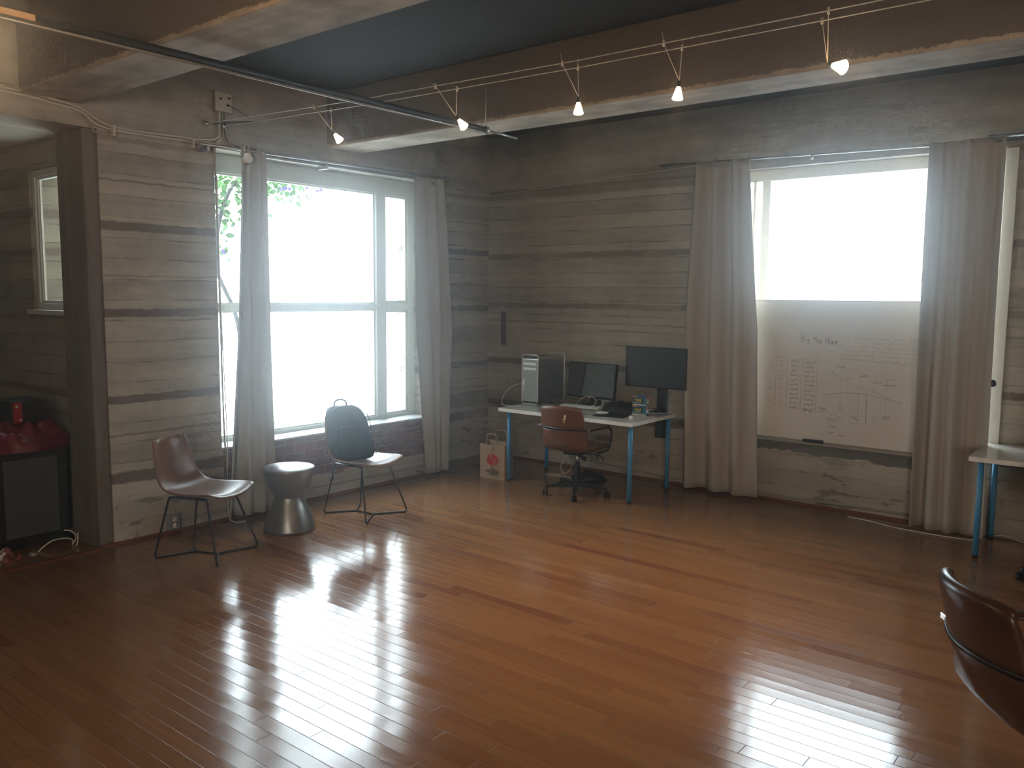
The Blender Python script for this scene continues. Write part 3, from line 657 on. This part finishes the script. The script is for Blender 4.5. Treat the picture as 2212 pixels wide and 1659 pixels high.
    if sticker:
        S=Matrix.Translation((-.342,-.075,.78+dz))@Matrix.Rotation(math.radians(24),4,'X')@Matrix.Rotation(math.radians(-15),4,'Y')
        k_=MB().box((-.0245,-.0125,-.042),(-.0225,.0125,.042),S).build('sticker',M['tan'],up)
        MB().box((-.0252,-.008,-.036),(-.0243,.009,-.014),S).box((-.0252,-.004,.0),(-.0243,.004,.004),S).box((-.0252,-.007,.016),(-.0243,.002,.020),S).build('printed_mark',M['ink'],k_)
    return r
office_chair('brown leather office chair with a tan sticker, at the computer desk',(1.66,-.985,0),math.radians(94),sticker=True,raise_=-.02,baserot=math.radians(-61-94))
office_chair('brown leather office chair tucked at the desk on the right edge of the photo',(5.50,-.92,0),math.radians(100),raise_=.03,baserot=math.radians(35),mat='leather')
office_chair('close-up brown leather chair back in the lower right corner of the photo',(5.735,-4.21,0),math.radians(37.7),raise_=.065,mat='leather_shade',baserot=.3)

# ------------------------------------------------------------------ things on the computer desk
T=.734
tw=empty('computer_tower',(.845,-.43,T)); tag(tw,'silver aluminium computer tower with handles standing on the desk','computer')
MB().box((-.100,-.225,.030),(.100,.225,.465)).build('case',M['alu'],tw,bevel=.004)
def loop(y): 
    return bend([(-.101,y,.0+.012),(-.101,y,.505),(.101,y,.505),(.101,y,.012),(-.101,y,.012)],.028)
for y_,nm in ((-.228,'front_handle_frame'),(.228,'rear_handle_frame')):
    p_=bend([(0,y_,.008),(.101,y_,.008),(.101,y_,.505),(-.101,y_,.505),(-.101,y_,.008),(0,y_,.008)],.03)
    MB().tube(p_[:-1],.006,8,closed=True).build(nm,M['alu'],tw)
MB().box((-.095,-.231,.040),(.095,-.226,.455)).build('front_grille',simple('grille',(.30,.325,.31),.5,.5,nscale=200,var=.3),tw)
for z_ in (.415,.365): MB().box((-.078,-.236,z_-.012),(.078,-.231,z_+.012)).build('drive_slot',M['alu_w'],tw)
MB().box((-.085,-.234,.185),(-.068,-.231,.255)).build('port_strip',M['whitepl'],tw); MB().box((-.085,-.234,.135),(-.068,-.231,.175)).build('usb_ports',M['whitepl'],tw)
MB().box((-.081,-.2355,.142),(-.072,-.234,.150)).box((-.081,-.2355,.158),(-.072,-.234,.166)).box((-.083,-.2355,.178),(-.070,-.234,.184)).build('port_hole',M['ink'],tw)

def cable(pts,label,r=.0028,name='usb_cable',mat='cable',cat='cable'):
    return tag(MB().tube(bez(pts,8),r,6).build(name,M[mat]),label,cat)
cable([(.765,-.665,T+.20),(.70,-.69,T+.20),(.60,-.72,T+.13),(.585,-.78,T+.05),(.66,-.86,T+.004),(.78,-.88,T+.004),(.90,-.86,T+.004)],'white cable looping from the front of the computer tower onto the desk')
mo=empty('monitor',(1.355,-.30,T),math.radians(-4)); tag(mo,'lower black monitor with reflections, beside the computer tower','monitor')
Rt=Matrix.Translation((0,0,.255))@Matrix.Rotation(math.radians(-7),4,'X')
MB().box((-.295,-.012,-.178),(.295,.02,.178),Rt).build('housing',M['blackpl'],mo,bevel=.004)
MB().box((-.285,-.0145,-.160),(.285,-.012,.168),Rt).build('screen',M['screen'],mo)
MB().box((-.018,-.016,-.172),(.018,-.012,-.166),Rt).build('badge',M['alu_w'],mo)
MB().box((-.03,.02,.02),(.03,.04,.22)).build('stand_post',M['blackpl'],mo); MB().box((-.11,-.07,0),(.11,.11,.012)).build('stand_base',M['blackpl'],mo,bevel=.004)
mo=empty('monitor',(2.02,-.20,T-.28),math.radians(-1.5)); tag(mo,'taller black monitor raised on a thick post at the right end of the desk','monitor')
Rt=Matrix.Translation((0,0,.70))
MB().box((-.332,-.018,-.195),(.332,.02,.195),Rt).build('housing',M['blackpl'],mo,bevel=.004)
MB().box((-.326,-.020,-.183),(.326,-.018,.189),Rt).build('screen',M['screenm'],mo)
MB().box((.0,.03,.13),(.10,.075,.70)).build('stand_post',M['blackpl'],mo,bevel=.006)
MB().box((.0,.015,.02),(.11,.075,.16)).build('clamp_box',M['blackpl'],mo,bevel=.006)
MB().box((-.06,-.10,.282),(.10,.03,.292)).build('stand_foot',M['blackpl'],mo,bevel=.003)
MB().box((-.02,-.09,.292),(.03,-.05,.300)).build('silver_clip',M['alu'],mo,bevel=.002)

kb=empty('keyboard',(1.385,-.545,T),math.radians(9)); tag(kb,'white wired keyboard lying behind the chair back','keyboard')
MB().box((-.215,-.062,.004),(.215,.062,.016)).build('keyboard_base',M['whitepl'],kb,bevel=.004)
ks=MB()
for row in range(6):
    for c_ in range(21):
        if row==0 and 4<=c_<=8: continue
        if c_ in (14,18) : continue
        x_=-.205+c_*.0195; y_=-.054+row*.0185
        ks.box((x_,y_,.016),(x_+.0165,y_+.0155,.023+row*.0012))
ks.box((-.125,-.054,.016),(-.02,-.0385,.023)); ks.build('key_bank',M['alu_w'],kb)
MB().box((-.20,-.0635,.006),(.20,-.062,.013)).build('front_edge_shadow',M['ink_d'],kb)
ms=empty('mouse',(1.80,-.79,T+.003),math.radians(40)); tag(ms,'white computer mouse on the black mouse pad','mouse')
MB().grid(lambda u,v:(.058*math.sin(v*PI)*math.cos(u*2*PI)*1.0,.031*math.sin(v*PI)*math.sin(u*2*PI),.004+.030*(0.5+.5*math.cos(v*PI))*(1 if v<.9 else .8)),24,12).build('mouse_body',M['whitepl'],ms)
MB().tube([(.038,0,.024),(.048,0,.018)],.006,8).build('scroll_ball',M['steel'],ms); MB().box((-.03,-.012,.0325),(.01,.012,.0345)).build('grey_panel',M['steel'],ms)
tag(MB().box((-.15,-.13,0),(.15,.13,.003)).build('mouse_pad',M['blackpl'],loc=(1.88,-.74,T),rot=(0,0,math.radians(12))),'thin black mouse pad near the front edge of the desk','mouse pad')
tag(MB().box((-.13,-.09,0),(.13,.09,.014)).build('tablet',M['blackpl'],bevel=.004,loc=(1.11,-.52,T),rot=(0,0,math.radians(18))),'flat black device lying right of the computer tower','tablet')
cable([(.98,-.62,T+.018),(1.05,-.60,T+.018),(1.12,-.55,T+.02),(1.16,-.48,T+.02),(1.24,-.50,T+.018),(1.34,-.54,T+.01)],'white cable lying across the flat black device')
cable([(1.32,-.54,T+.01),(1.33,-.50,T+.06),(1.40,-.46,T+.115),(1.48,-.46,T+.11),(1.52,-.48,T+.06),(1.48,-.52,T+.02),(1.43,-.53,T+.01)],'white keyboard cable looping up in front of the lower monitor')
cable([(1.595,-.50,T+.01),(1.60,-.48,T+.07),(1.65,-.48,T+.10),(1.70,-.49,T+.06),(1.70,-.52,T+.01),(1.66,-.56,T+.006),(1.60,-.58,T+.006)],'white cable arching beside the small grey speaker')
wc=empty('desk_camera',(1.585,-.44,T),math.radians(-25)); tag(wc,'small grey desk camera with a dark round lens in front of the lower monitor','camera')
MB().box((-.028,-.03,0),(.040,.03,.075)).build('camera_body',M['steel'],wc,bevel=.006)
MB().lathe([(.024,0),(.026,.008),(.022,.022),(.014,.018),(.001,.018)],22,Matrix.Translation((-.012,-.03,.065))@Matrix.Rotation(PI/2,4,'X')).build('lens',M['blackpl'],wc)
MB().lathe([(.001,0),(.022,.001),(.02,.015),(.001,.02)],18,Matrix.Translation((-.012,0,.078))).build('dial',M['steel'],wc)
def lump(name,loc,sx,sy,sz,mat,label,cat,seed=0,rz=0,parts=None,amp=.25,n=48):
    rnd=random.Random(seed); K=[(rnd.uniform(2,9),rnd.uniform(2,9),rnd.uniform(0,6)) for _ in range(7)]
    def hgt(x,y):
        d=max(0,1-(abs(x)**3+abs(y)**3)); b=d**.45
        w=sum(math.sin(a*x+c_+math.sin(b_*y+c_)*1.4)/(i+2) for i,(a,b_,c_) in enumerate(K))
        return b*(1+amp*w)
    def fn(u,v):
        x=2*u-1; y=2*v-1
        return (x*sx/2*(1+.06*math.sin(7*y+seed)),y*sy/2*(1+.06*math.sin(6*x+seed)),max(0,hgt(x,y))*sz)
    if amp>.5:
        K=[(rnd.uniform(4,16),rnd.uniform(4,16),rnd.uniform(0,6)) for _ in range(10)]
        def hgt(x,y):
            d=max(0,1-(abs(x)**4+abs(y)**4)); b=d**.3
            w=sum((1-2*abs(math.sin(a*x*.6+c_+math.sin(b_*y*.5+c_)*1.7)))/(i*.5+2.2) for i,(a,b_,c_) in enumerate(K))
            return b*(.78+.27*w)
    mb=MB().grid(fn,n,n); mb.add([(-sx/2,-sy/2,0),(sx/2,-sy/2,0),(sx/2,sy/2,0),(-sx/2,sy/2,0)],[(3,2,1,0)])
    return tag(mb.build(name,mat,loc=loc,rot=(0,0,rz)),label,cat)
lump('pouch',(1.82,-.48,T+.002),.36,.22,.078,M['blackpl'],'soft black pouch heaped on the desk left of the medicine boxes','pouch',3,.3)
# medicine boxes
def med_box(loc,label,rz=0):
    r=empty('medicine_box',loc,rz); tag(r,label,'box','stacked medicine cartons')
    w,d,h=.145,.05,.088
    MB().box((0,0,0),(w,d,h)).build('carton',M['teal'],r,bevel=.0015)
    f=-.0008
    MB().box((.004,f-.0006,.020),(w*.72,f,.072)).box((w*.72,f-.0006,.034),(w*.78,f,.066)).build('label_panel',M['navy'],r)
    MB().box((.004,f-.001,.022),(w*.62,f-.0006,.031)).build('grey_line',M['steel'],r)
    MB().box((0,f,.001),(w,f+.0006,.011)).build('bottom_stripe',M['cream'],r)
    MB().box((0,f-.0004,.078),(w*.35,f+.0006,.088)).build('salmon_stripe',M['salmon'],r); MB().box((w+.0002,.002,.060),(w+.0008,d-.002,.086)).build('salmon_stripe',M['salmon'],r)
    MB().box((w*.35,f-.0004,.076),(w,f+.0006,.088)).build('blue_stripe',M['bluep'],r)
    MB().box((w+.0002,.004,.02),(w+.0008,d-.006,.055)).build('side_panel',M['alu_w'],r)
    text('Advil',.034,M['yellow'],r,(w*.40,f-.0012,.042),(PI/2,0,0),bold=.0006)
    text('COATED TABLETS',.0085,M['yellow'],r,(w*.42,f-.0012,.033),(PI/2,0,0))
    return r
med_box((1.985,-.565,T+.001),'lower of the two stacked pain reliever cartons, teal and navy')
med_box((1.985,-.562,T+.0905),'upper of the two stacked pain reliever cartons, teal and navy',math.radians(2))
ch=empty('phone_charger',(2.12,-.815,T)); tag(ch,'small white plug charger standing near the desk corner','charger')
MB().box((-.0135,-.0135,0),(.0135,.0135,.028)).build('charger_body',M['whitepl'],ch,bevel=.003); 
for s_ in (-1,1): MB().box((s_*.0065-.001,-.003,.028),(s_*.0065+.001,.003,.044)).build('prong',M['chrome'],ch)

# paper bag
bg=empty('paper_bag',(.50,-1.02,0),math.radians(4)); tag(bg,'brown paper grocery bag with a red round logo under the desk','bag')
mb=MB(); w,d,h=.30,.15,.35
def ring(z,k=0,wig=0): return [(0-wig,0,z),(w*.5,-.012-k,z-.006),(w,0,z),(w+.01+k,d/2,z+.02*wig*20),(w,d,z+.02),(w*.5,d+.01,z+.01),(0,d,z+.02),(-.008,d/2,z)]
rings=[ring(0),ring(.08,.003),ring(.2,-.004),ring(h,.004,.004)]
vs=[p for r_ in rings for p in r_]; fs=[(a*8+k,a*8+(k+1)%8,(a+1)*8+(k+1)%8,(a+1)*8+k) for a in range(3) for k in range(8)]+[tuple(range(7,-1,-1))]
mb.add(vs,fs).build('bag_body',M['bagp'],bg,solid=.002)
MB().box((-.001,-.016,.085),(w+.0,-.0145,.0865)).build('fold_line',M['cond'],bg)
for yy,zz in ((-.006,h-.03),(d-.0,h-.01)):
    MB().tube(bez([(.085,yy,zz),(.083,yy,zz+.09),(.10,yy-.004,zz+.125),(.15,yy-.006,zz+.135),(.20,yy-.004,zz+.125),(.217,yy,zz+.09),(.215,yy,zz)],5),[.0065]*31,4).build('handle',M['bagp'],bg)
cx,cz,R0=.165,.195,.062
lg=MB()
def semi(sgn):
    pts=[]
    for k in range(17):
        a=PI/2-sgn*PI*k/16 if sgn>0 else PI/2+PI*k/16
        pts.append((cx+R0*math.cos(a)+sgn*.006,-.0175,cz+R0*math.sin(a)))
    # inner S edge from bottom to top
    for k in range(9):
        tt=-1+2*k/8; pts.append((cx+.030*math.sin(tt*PI*.9)*-1+sgn*.010,-.0175,cz+tt*R0*.92))
    return pts
for sgn in (1,-1):
    p_=semi(sgn); lg.add(p_,[tuple(range(len(p_)))])
lg.build('round_logo',M['red'],bg)
text('The',.028,M['ink'],bg,(.165,-.0178,.100),(PI/2,0,0),bold=.0008); text('NATURAL',.036,M['ink'],bg,(.165,-.0178,.070),(PI/2,0,0),bold=.001); text('CHOICE',.028,M['ink'],bg,(.175,-.0178,.044),(PI/2,0,0),bold=.001)
MB().box((.17,-.0185,.300),(.174,-.0165,.325)).box((.150,-.0185,.292),(.176,-.0165,.294)).build('staple_mark',M['ink'],bg)

# cables below the computer desk
cable([(1.02,-.28,.55),(1.10,-.30,.30),(1.14,-.42,.20),(1.10,-.46,.10),(1.18,-.50,.03),(1.27,-.52,.01)],'white cord hanging below the computer desk to the floor',.004)
cable([(1.27,-.46,.008),(1.1,-.50,.008),(1.0,-.56,.01),(.98,-.52,.02),(1.08,-.45,.015),(1.18,-.42,.06),(1.19,-.38,.14)],'white cord curled on the floor behind the office chair',.004)
pw=empty('power_plug',(1.23,-.06,.16)); tag(pw,'white plugs in the wall socket below the computer desk','plug')
MB().box((-.04,0,-.04),(.04,.045,.04)).build('plug_body',M['steel'],pw,bevel=.006); MB().tube(bez([(0,0,.02),(.01,-.05,.05),(.05,-.07,.02),(.04,-.05,-.05),(.0,-.05,-.10)],6),.005,6).tube([(-.03,0,-.02),(-.06,-.05,-.05)],.009,6).build('plug_cord',M['cable'],pw)
lump('floor_pouch',(1.42,-.42,.001),.34,.2,.07,M['blackpl'],'black pouch lying on the floor under the computer desk','pouch',9,.2)
tag(MB().lathe([(.001,0),(.008,.001),(.009,.008),(.004,.014),(.001,.014)],12,Matrix.Translation((.364,0,1.592))@Matrix.Rotation(PI/2,4,'X')).build('wall_screw',M['chrome']),'shiny screw in the concrete wall above the computer tower','screw')
tag(MB().lathe([(.001,0),(.006,.001),(.007,.008),(.001,.012)],12,Matrix.Translation((1.83,0,1.60))@Matrix.Rotation(PI/2,4,'X')).build('wall_screw',M['chrome']),'shiny screw in the concrete wall above the taller monitor','screw')

# ------------------------------------------------------------------ whiteboard
wb=empty('whiteboard',(3.65,-.03,0)); tag(wb,'large whiteboard with faded marker notes leaning in the window','whiteboard')
X0,X1,Z0,Z1=2.86,4.50,.585,1.812; c0=3.65
MB().box((X0-c0,-.008,Z0),(X1-c0,.010,Z1)).build('board_panel',M['wb'],wb)
MB().box((X0-c0,-.012,Z1-.002),(X1-c0,.012,Z1+.006)).build('edge_rail',M['wbf'],wb); MB().box((X0-c0,-.012,Z0-.012),(X1-c0,.012,Z0+.006)).build('edge_rail',M['wbf'],wb)
MB().box((X0-c0,-.055,Z0-.022),(X1-c0,-.008,Z0-.012)).box((X0-c0,-.058,Z0-.022),(X1-c0,-.052,Z0-.004)).build('marker_tray',M['wbf'],wb,bevel=.002)
def stroke(mb,pts,r=.0022): mb.tube([(p[0]-c0,-.0095,p[1]) for p in pts],r,4,cap=True)
wr_=random.Random(5); sk=MB(); sd=MB(); sm=MB()
def squig(mb,x,z,w,h=.018,r=.0018,step=.008):
    n_=max(3,int(w/step)); stroke(mb,[(x+w*i/n_,z+wr_.uniform(-h,h)*.5) for i in range(n_+1)],r)
# hand written heading "By the Hour."
def glyph(ch_,x,z,s):
    G={'B':[[(0,0),(0,1.9),(.7,1.75),(.6,1.1),(.05,1),(.85,.8),(.8,.1),(0,0)]],'y':[[(0,.8),(.3,.25),(.6,.8)],[(.6,.8),(.5,-.1),(.2,-.45),(0,-.3)]],
       't':[[(.3,1.5),(.3,.05)],[(0,.95),(.7,.95)]],'h':[[(0,1.5),(0,0)],[(0,.6),(.3,.85),(.5,.6),(.5,0)]],'e':[[(0,.45),(.5,.5),(.4,.85),(.1,.8),(0,.4),(.2,.02),(.55,.15)]],
       'H':[[(0,0),(0,1.5)],[(.6,0),(.6,1.5)],[(0,.8),(.6,.8)]],'o':[[(.3,.8),(.05,.6),(.05,.2),(.3,0),(.55,.2),(.55,.6),(.3,.8)]],'u':[[(0,.8),(.05,.1),(.35,.0),(.55,.25)],[(.55,.8),(.55,0)]],
       'r':[[(0,.8),(0,0)],[(0,.55),(.25,.8),(.5,.75)]],'.':[[(0,.05),(.12,.08)]]}
    for l_ in G[ch_]: stroke(sd,[(x+p[0]*s,z+p[1]*s) for p in l_],.0024)
xx=3.355; 
for ch_ in 'By the Hour.':
    if ch_==' ': xx+=.022; continue
    glyph(ch_,xx,1.452-(xx-3.36)*.05,.040); xx+={'B':.044,'y':.033,'t':.031,'H':.034,'r':.022}.get(ch_,.028)
stroke(sd,[(xx-.003,1.446),(xx+.006,1.449),(xx+.003,1.442)],.006)
# hour table
for xc in (3.14,3.245,3.37,3.505): stroke(sk,[(xc,1.32),(xc,.86)],.0011)
stroke(sk,[(3.12,1.305),(3.60,1.298)],.0011)
for k in range(11):
    z_=1.275-k*.041
    squig(sk,3.17,z_,.03); squig(sm,3.275,z_+.004,.07,.022,.0024,.006); squig(sm,3.40,z_+.002,.085,.022,.0024,.006)
squig(sd,3.29,.865,.04,.03); squig(sd,3.40,.852,.075,.03)
# long text lines top right
for k in range(6):
    z_=1.505-k*.036; x_=3.70+wr_.uniform(0,.12) if k in (2,3) else 3.70
    while x_<4.26:
        w_=wr_.uniform(.03,.09); squig(sk if k%2 else sm,x_,z_-(x_-3.7)*.015,w_,.014,.0014,.006); x_+=w_+.034
for z_,x_,n_ in ((1.70,3.08,4),(1.655,3.12,5),(1.70,3.72,4),(1.64,3.72,3),(1.69,4.16,2),(1.52,3.0,2),(1.465,3.04,2)):
    for q in range(n_): squig(sk,x_+q*.055,z_,.042,.02,.0015,.006)
stroke(sk,[(3.0,1.50),(3.12,1.50)],.001)
stroke(sm,[(3.70,1.325),(4.27,1.30)],.0012)
# crossing curves and shapes
stroke(sm,[(3.62,1.215),(3.74,1.14),(3.86,1.095),(4.0,1.06),(4.08,1.02),(4.13,1.0)],.0014); stroke(sm,[(3.56,1.00),(3.72,1.035),(3.90,1.04),(4.08,1.01),(4.20,.985)],.0018)
stroke(sm,[(3.925,1.035),(3.925,.80),(3.92,.79)],.0018); stroke(sk,[(3.80,.785),(3.915,.785)],.0012); stroke(sk,[(3.86,1.22),(3.86,.80)],.0009); stroke(sk,[(3.71,1.24),(3.71,.90)],.0009)
stroke(sk,[(4.09+.10*math.cos(a*PI/12),.86+.09*math.sin(a*PI/12)) for a in range(12,25)],.0012); stroke(sk,[(4.08,1.16),(4.08,.9)],.0009)
for (x_,z_,w_) in ((3.66,1.255,.08),(3.75,1.165,.05),(3.86,1.19,.07),(3.97,1.14,.06),(4.05,1.125,.10),(4.07,1.17,.06),(3.70,.88,.04),(3.70,.905,.04),(3.80,.835,.05),(3.83,.815,.04),(4.06,.865,.06),(4.06,.85,.05),(3.53,.885,.06),(3.56,.872,.05),(3.53,.855,.05),(3.62,.805,.07),(3.63,.785,.06),(3.63,.73,.05),(3.61,.68,.06),(3.70,.665,.07),(3.08,1.03,.02),(3.08,.95,.02),(3.08,.91,.02)):
    squig(sd if wr_.random()<.45 else sm,x_,z_,w_,.016,.0018,.006)
stroke(sm,[(3.665+.055*math.cos(a*PI/9),.79+.05*math.sin(a*PI/9)) for a in range(0,15)],.0014)
sk.build('faint_writing',M['ink_g'],wb); sm.build('marker_writing',simple('mid_marker',(.40,.375,.33),.6),wb); sd.build('dark_writing',M['ink_d'],wb)
er=empty('board_eraser',(3.505,-.062,Z0-.008)); tag(er,'black board eraser sitting on the whiteboard tray','eraser')
MB().box((-.085,-.022,.006),(.085,.022,.030)).build('grip',M['blackpl'],er,bevel=.006); MB().box((-.082,-.020,-.0),(.082,.020,.007)).build('felt_pad',M['ink'],er)

kn=empty('curtain_holdback',(4.85,-.10,1.203)); tag(kn,'blue-black knob holding back the right curtain at the white upright board','knob')
MB().lathe([(.010,-.04),(.014,-.03),(.026,-.012),(.030,.004),(.022,.018),(.001,.022)],20,Matrix.Rotation(math.radians(70),4,'Y')@Matrix.Scale(.8,4,(0,1,0))).build('knob_head',M['knob'],kn)
MB().tube([(0,0,0),(0,.098,0)],.006,8).build('knob_stem',M['steel'],kn)
tag(MB().tube(bez([(3.86,-.175,.006),(4.05,-.20,.006),(4.27,-.27,.006),(4.55,-.285,.006),(4.72,-.27,.006),(4.85,-.24,.006)],8),.005,6).build('white_cable',M['cable']),'white cord along the floor in front of the right curtain','cord')
tag(MB().tube(bez([(4.93,-.05,.02),(4.99,-.04,.03),(5.09,-.06,.012),(5.2,-.10,.008),(5.5,-.12,.008)],8),.005,6).build('white_cable',M['cable']),'white cord at the wall under the second desk','cord')

# ------------------------------------------------------------------ alcove contents
cb=empty('cabinet',(-.78,-5.05,-.06)); tag(cb,'black cabinet with a dark grey door in the alcove','cabinet')
MB().box((-.28,-.62,.10),(.27,.46,.74)).build('carcass',M['cab'],cb,bevel=.004)
MB().box((.27,.02,.12),(.288,.385,.69)).build('door',M['cabd'],cb,bevel=.003); MB().box((.27,-.60,.12),(.288,-.02,.69)).build('door',M['cabd'],cb,bevel=.003)
MB().box((-.25,-.6,.0),(.22,.44,.10)).build('plinth',M['cab'],cb)
lump('draped_cloth',(-.77,-5.03,.684),.62,1.02,.235,M['cloth'],'crumpled crimson satin cloth heaped on top of the cabinet','cloth',11,0,amp=.55,n=90)
bx=empty('game_box',(-.74,-4.80,.875),math.radians(3)); tag(bx,'black box with a red spine standing on the crimson cloth','box')
MB().box((-.16,-.13,0),(.14,.11,.16)).build('box_body',M['cab'],bx,bevel=.003)
MB().box((.14,-.115,.004),(.142,-.055,.156)).build('red_panel',M['redbox'],bx); MB().box((.142,-.10,.115),(.1425,-.08,.135)).box((.142,-.075,.02),(.1425,-.06,.035)).build('white_print',M['ink_g'],bx)
for k,pts in enumerate(([(-.25,-4.97,-.05),(-.25,-4.90,.02),(-.25,-4.82,.06),(-.25,-4.72,.055),(-.26,-4.68,.02),(-.25,-4.70,-.05)],[(-.28,-4.73,.11),(-.26,-4.69,.10),(-.25,-4.66,.05),(-.26,-4.70,-.02),(-.24,-4.74,-.05)],[(-.22,-4.66,.09),(-.21,-4.67,.02),(-.2,-4.71,-.05)])):
    tag(MB().tube(bez(pts,8),.005,6).build('network_cable',M['cable']),('long white cable arching on the alcove floor','short white cable bunched against the wall end on the alcove floor','loose white cable end beside the pillar on the alcove floor')[k],'cable')
tag(MB().lathe([(.001,0),(.028,0),(.030,.05),(.024,.075),(.001,.078)],16).build('silver_can',M['alu'],loc=(-.22,-4.97,-.06)),'small silver can on the alcove floor below the cabinet','can')
lump('crumpled_bag',(-.24,-5.12,-.06),.16,.20,.085,simple('faded_red',(.18,.04,.035),.6),'crumpled faded red bag on the alcove floor','bag',21,0,amp=.5,n=30)
lump('white_wrapper',(-.30,-5.16,.0),.12,.14,.045,M['cable'],'crumpled white wrapper on the faded red bag','wrapper',25,0,amp=.5,n=24)

# ------------------------------------------------------------------ light
def area(loc,rot,sx,sy,power,col,portal=False,name='window_light'):
    l=bpy.data.lights.new(name,'AREA'); l.shape='RECTANGLE'; l.size=sx; l.size_y=sy; l.energy=power; l.color=col
    if portal: l.cycles.is_portal=True
    o=bpy.data.objects.new(name,l); C.objects.link(o); o.location=loc; o.rotation_euler=rot; return o
area((XP-.075,-2.43,1.775),(0,-PI/2,0),2.35,2.36,1,(1,1,1),True)
area((3.66,YP+.07,1.80),(-PI/2,0,0),2.32,2.36,1,(1,1,1),True)
area((-.81,ya+.07,2.23),(-PI/2,0,0),.76,1.08,1,(1,1,1),True)
wd=bpy.data.worlds.new('sky'); bpy.context.scene.world=wd; wd.use_nodes=True; nt=wd.node_tree; nt.nodes.clear()
ow=nt.nodes.new('ShaderNodeOutputWorld'); bgn=nt.nodes.new('ShaderNodeBackground'); tc=nt.nodes.new('ShaderNodeTexCoord'); sx=nt.nodes.new('ShaderNodeSeparateXYZ')
mr=nt.nodes.new('ShaderNodeMapRange'); mr.inputs[1].default_value=-.4; mr.inputs[2].default_value=.5; mr.inputs[3].default_value=9.0; mr.inputs[4].default_value=17.0
nt.links.new(tc.outputs['Generated'],sx.inputs[0]); nt.links.new(sx.outputs[2],mr.inputs[0]); nt.links.new(mr.outputs[0],bgn.inputs[1]); bgn.inputs[0].default_value=(.80,.92,1,1); nt.links.new(bgn.outputs[0],ow.inputs[0])
for k,(x,y,z,lab,(tx,ty),_) in enumerate(lamps):
    l=bpy.data.lights.new('lamp_beam','SPOT'); l.energy=(12,14,85,90,50)[k]; l.color=(1,.62,.31); l.spot_size=math.radians(95); l.spot_blend=.9; l.shadow_soft_size=.03
    o=bpy.data.objects.new('lamp_beam',l); C.objects.link(o)
    R_=Euler((math.radians(tx),math.radians(ty),0)); o.rotation_euler=R_
    d=R_.to_matrix()@Vector((0,0,-1)); o.location=Vector((x,y,z))+d*.045
# unseen warm point lights added off camera to lift the beams and walls
for (x,y,z,e,c_) in ((3.0,-6.4,2.6,36,(1,.66,.38)),(6.9,-5.2,2.7,30,(1,.66,.38))):
    l=bpy.data.lights.new('unseen_lamp','POINT'); l.shadow_soft_size=.12; l.energy=e; l.color=c_
    o=bpy.data.objects.new('unseen_lamp',l); C.objects.link(o); o.location=(x,y,z); o.rotation_euler=(0,0,0)

l=area((8.6,-11.6,2.0),(0,0,0),3.0,2.0,300,(1,.88,.72),name='rear_fill')  # added fill panel before the closed rear wall, brightening the room
l.rotation_euler=(Vector((1.5,-1.0,1.9))-Vector((8.6,-11.6,2.0))).to_track_quat('-Z','Y').to_euler()
# ------------------------------------------------------------------ haze volume, added to imitate lens glare round the windows
hz=NT('glare_haze'); vs_=hz.n('VolumeScatter'); vs_.inputs['Color'].default_value=(.9,.96,1,1); vs_.inputs['Density'].default_value=.017; vs_.inputs['Anisotropy'].default_value=.935
hz.t.links.new(vs_.outputs[0],hz.out.inputs['Volume'])
HAZE=MB().box((-.46,-12.2,-.06),(9.7,.34,H+.06)).build('haze',hz.m); tag(HAZE,'thin bluish haze volume standing in for lens glare around the bright windows','haze',kind='stuff')

# ------------------------------------------------------------------ camera
F=1798.57; cam=bpy.data.cameras.new('camera'); cam.sensor_fit='HORIZONTAL'; cam.sensor_width=36; cam.lens=36*F/2212; cam.clip_start=.05; cam.clip_end=200
co=bpy.data.objects.new('camera',cam); C.objects.link(co)
YAW,PIT,ROL=0.675995,-0.1067926,0.00897777
cy,sy=math.cos(YAW),math.sin(YAW); cp,sp=math.cos(PIT),math.sin(PIT)
f=Vector((-sy*cp,cy*cp,sp)); r=Vector((cy,sy,0)); u=r.cross(f)
c_,s_=math.cos(ROL),math.sin(ROL); r,u=r*c_+u*s_,u*c_-r*s_
co.matrix_world=Matrix(((r.x,u.x,-f.x,5.94),(r.y,u.y,-f.y,-7.30),(r.z,u.z,-f.z,1.84),(0,0,0,1)))
sc=bpy.context.scene; sc.camera=co
sc.view_settings.view_transform='Standard'; sc.view_settings.look='None'; sc.view_settings.exposure=.12
sc.cycles.use_denoising=True; sc.cycles.max_bounces=6; sc.cycles.diffuse_bounces=4; sc.cycles.volume_bounces=0; sc.cycles.sample_clamp_indirect=6; sc.cycles.caustics_reflective=False; sc.cycles.caustics_refractive=False
sc.cycles.use_adaptive_sampling=True; sc.cycles.adaptive_threshold=0.12; sc.cycles.adaptive_min_samples=24
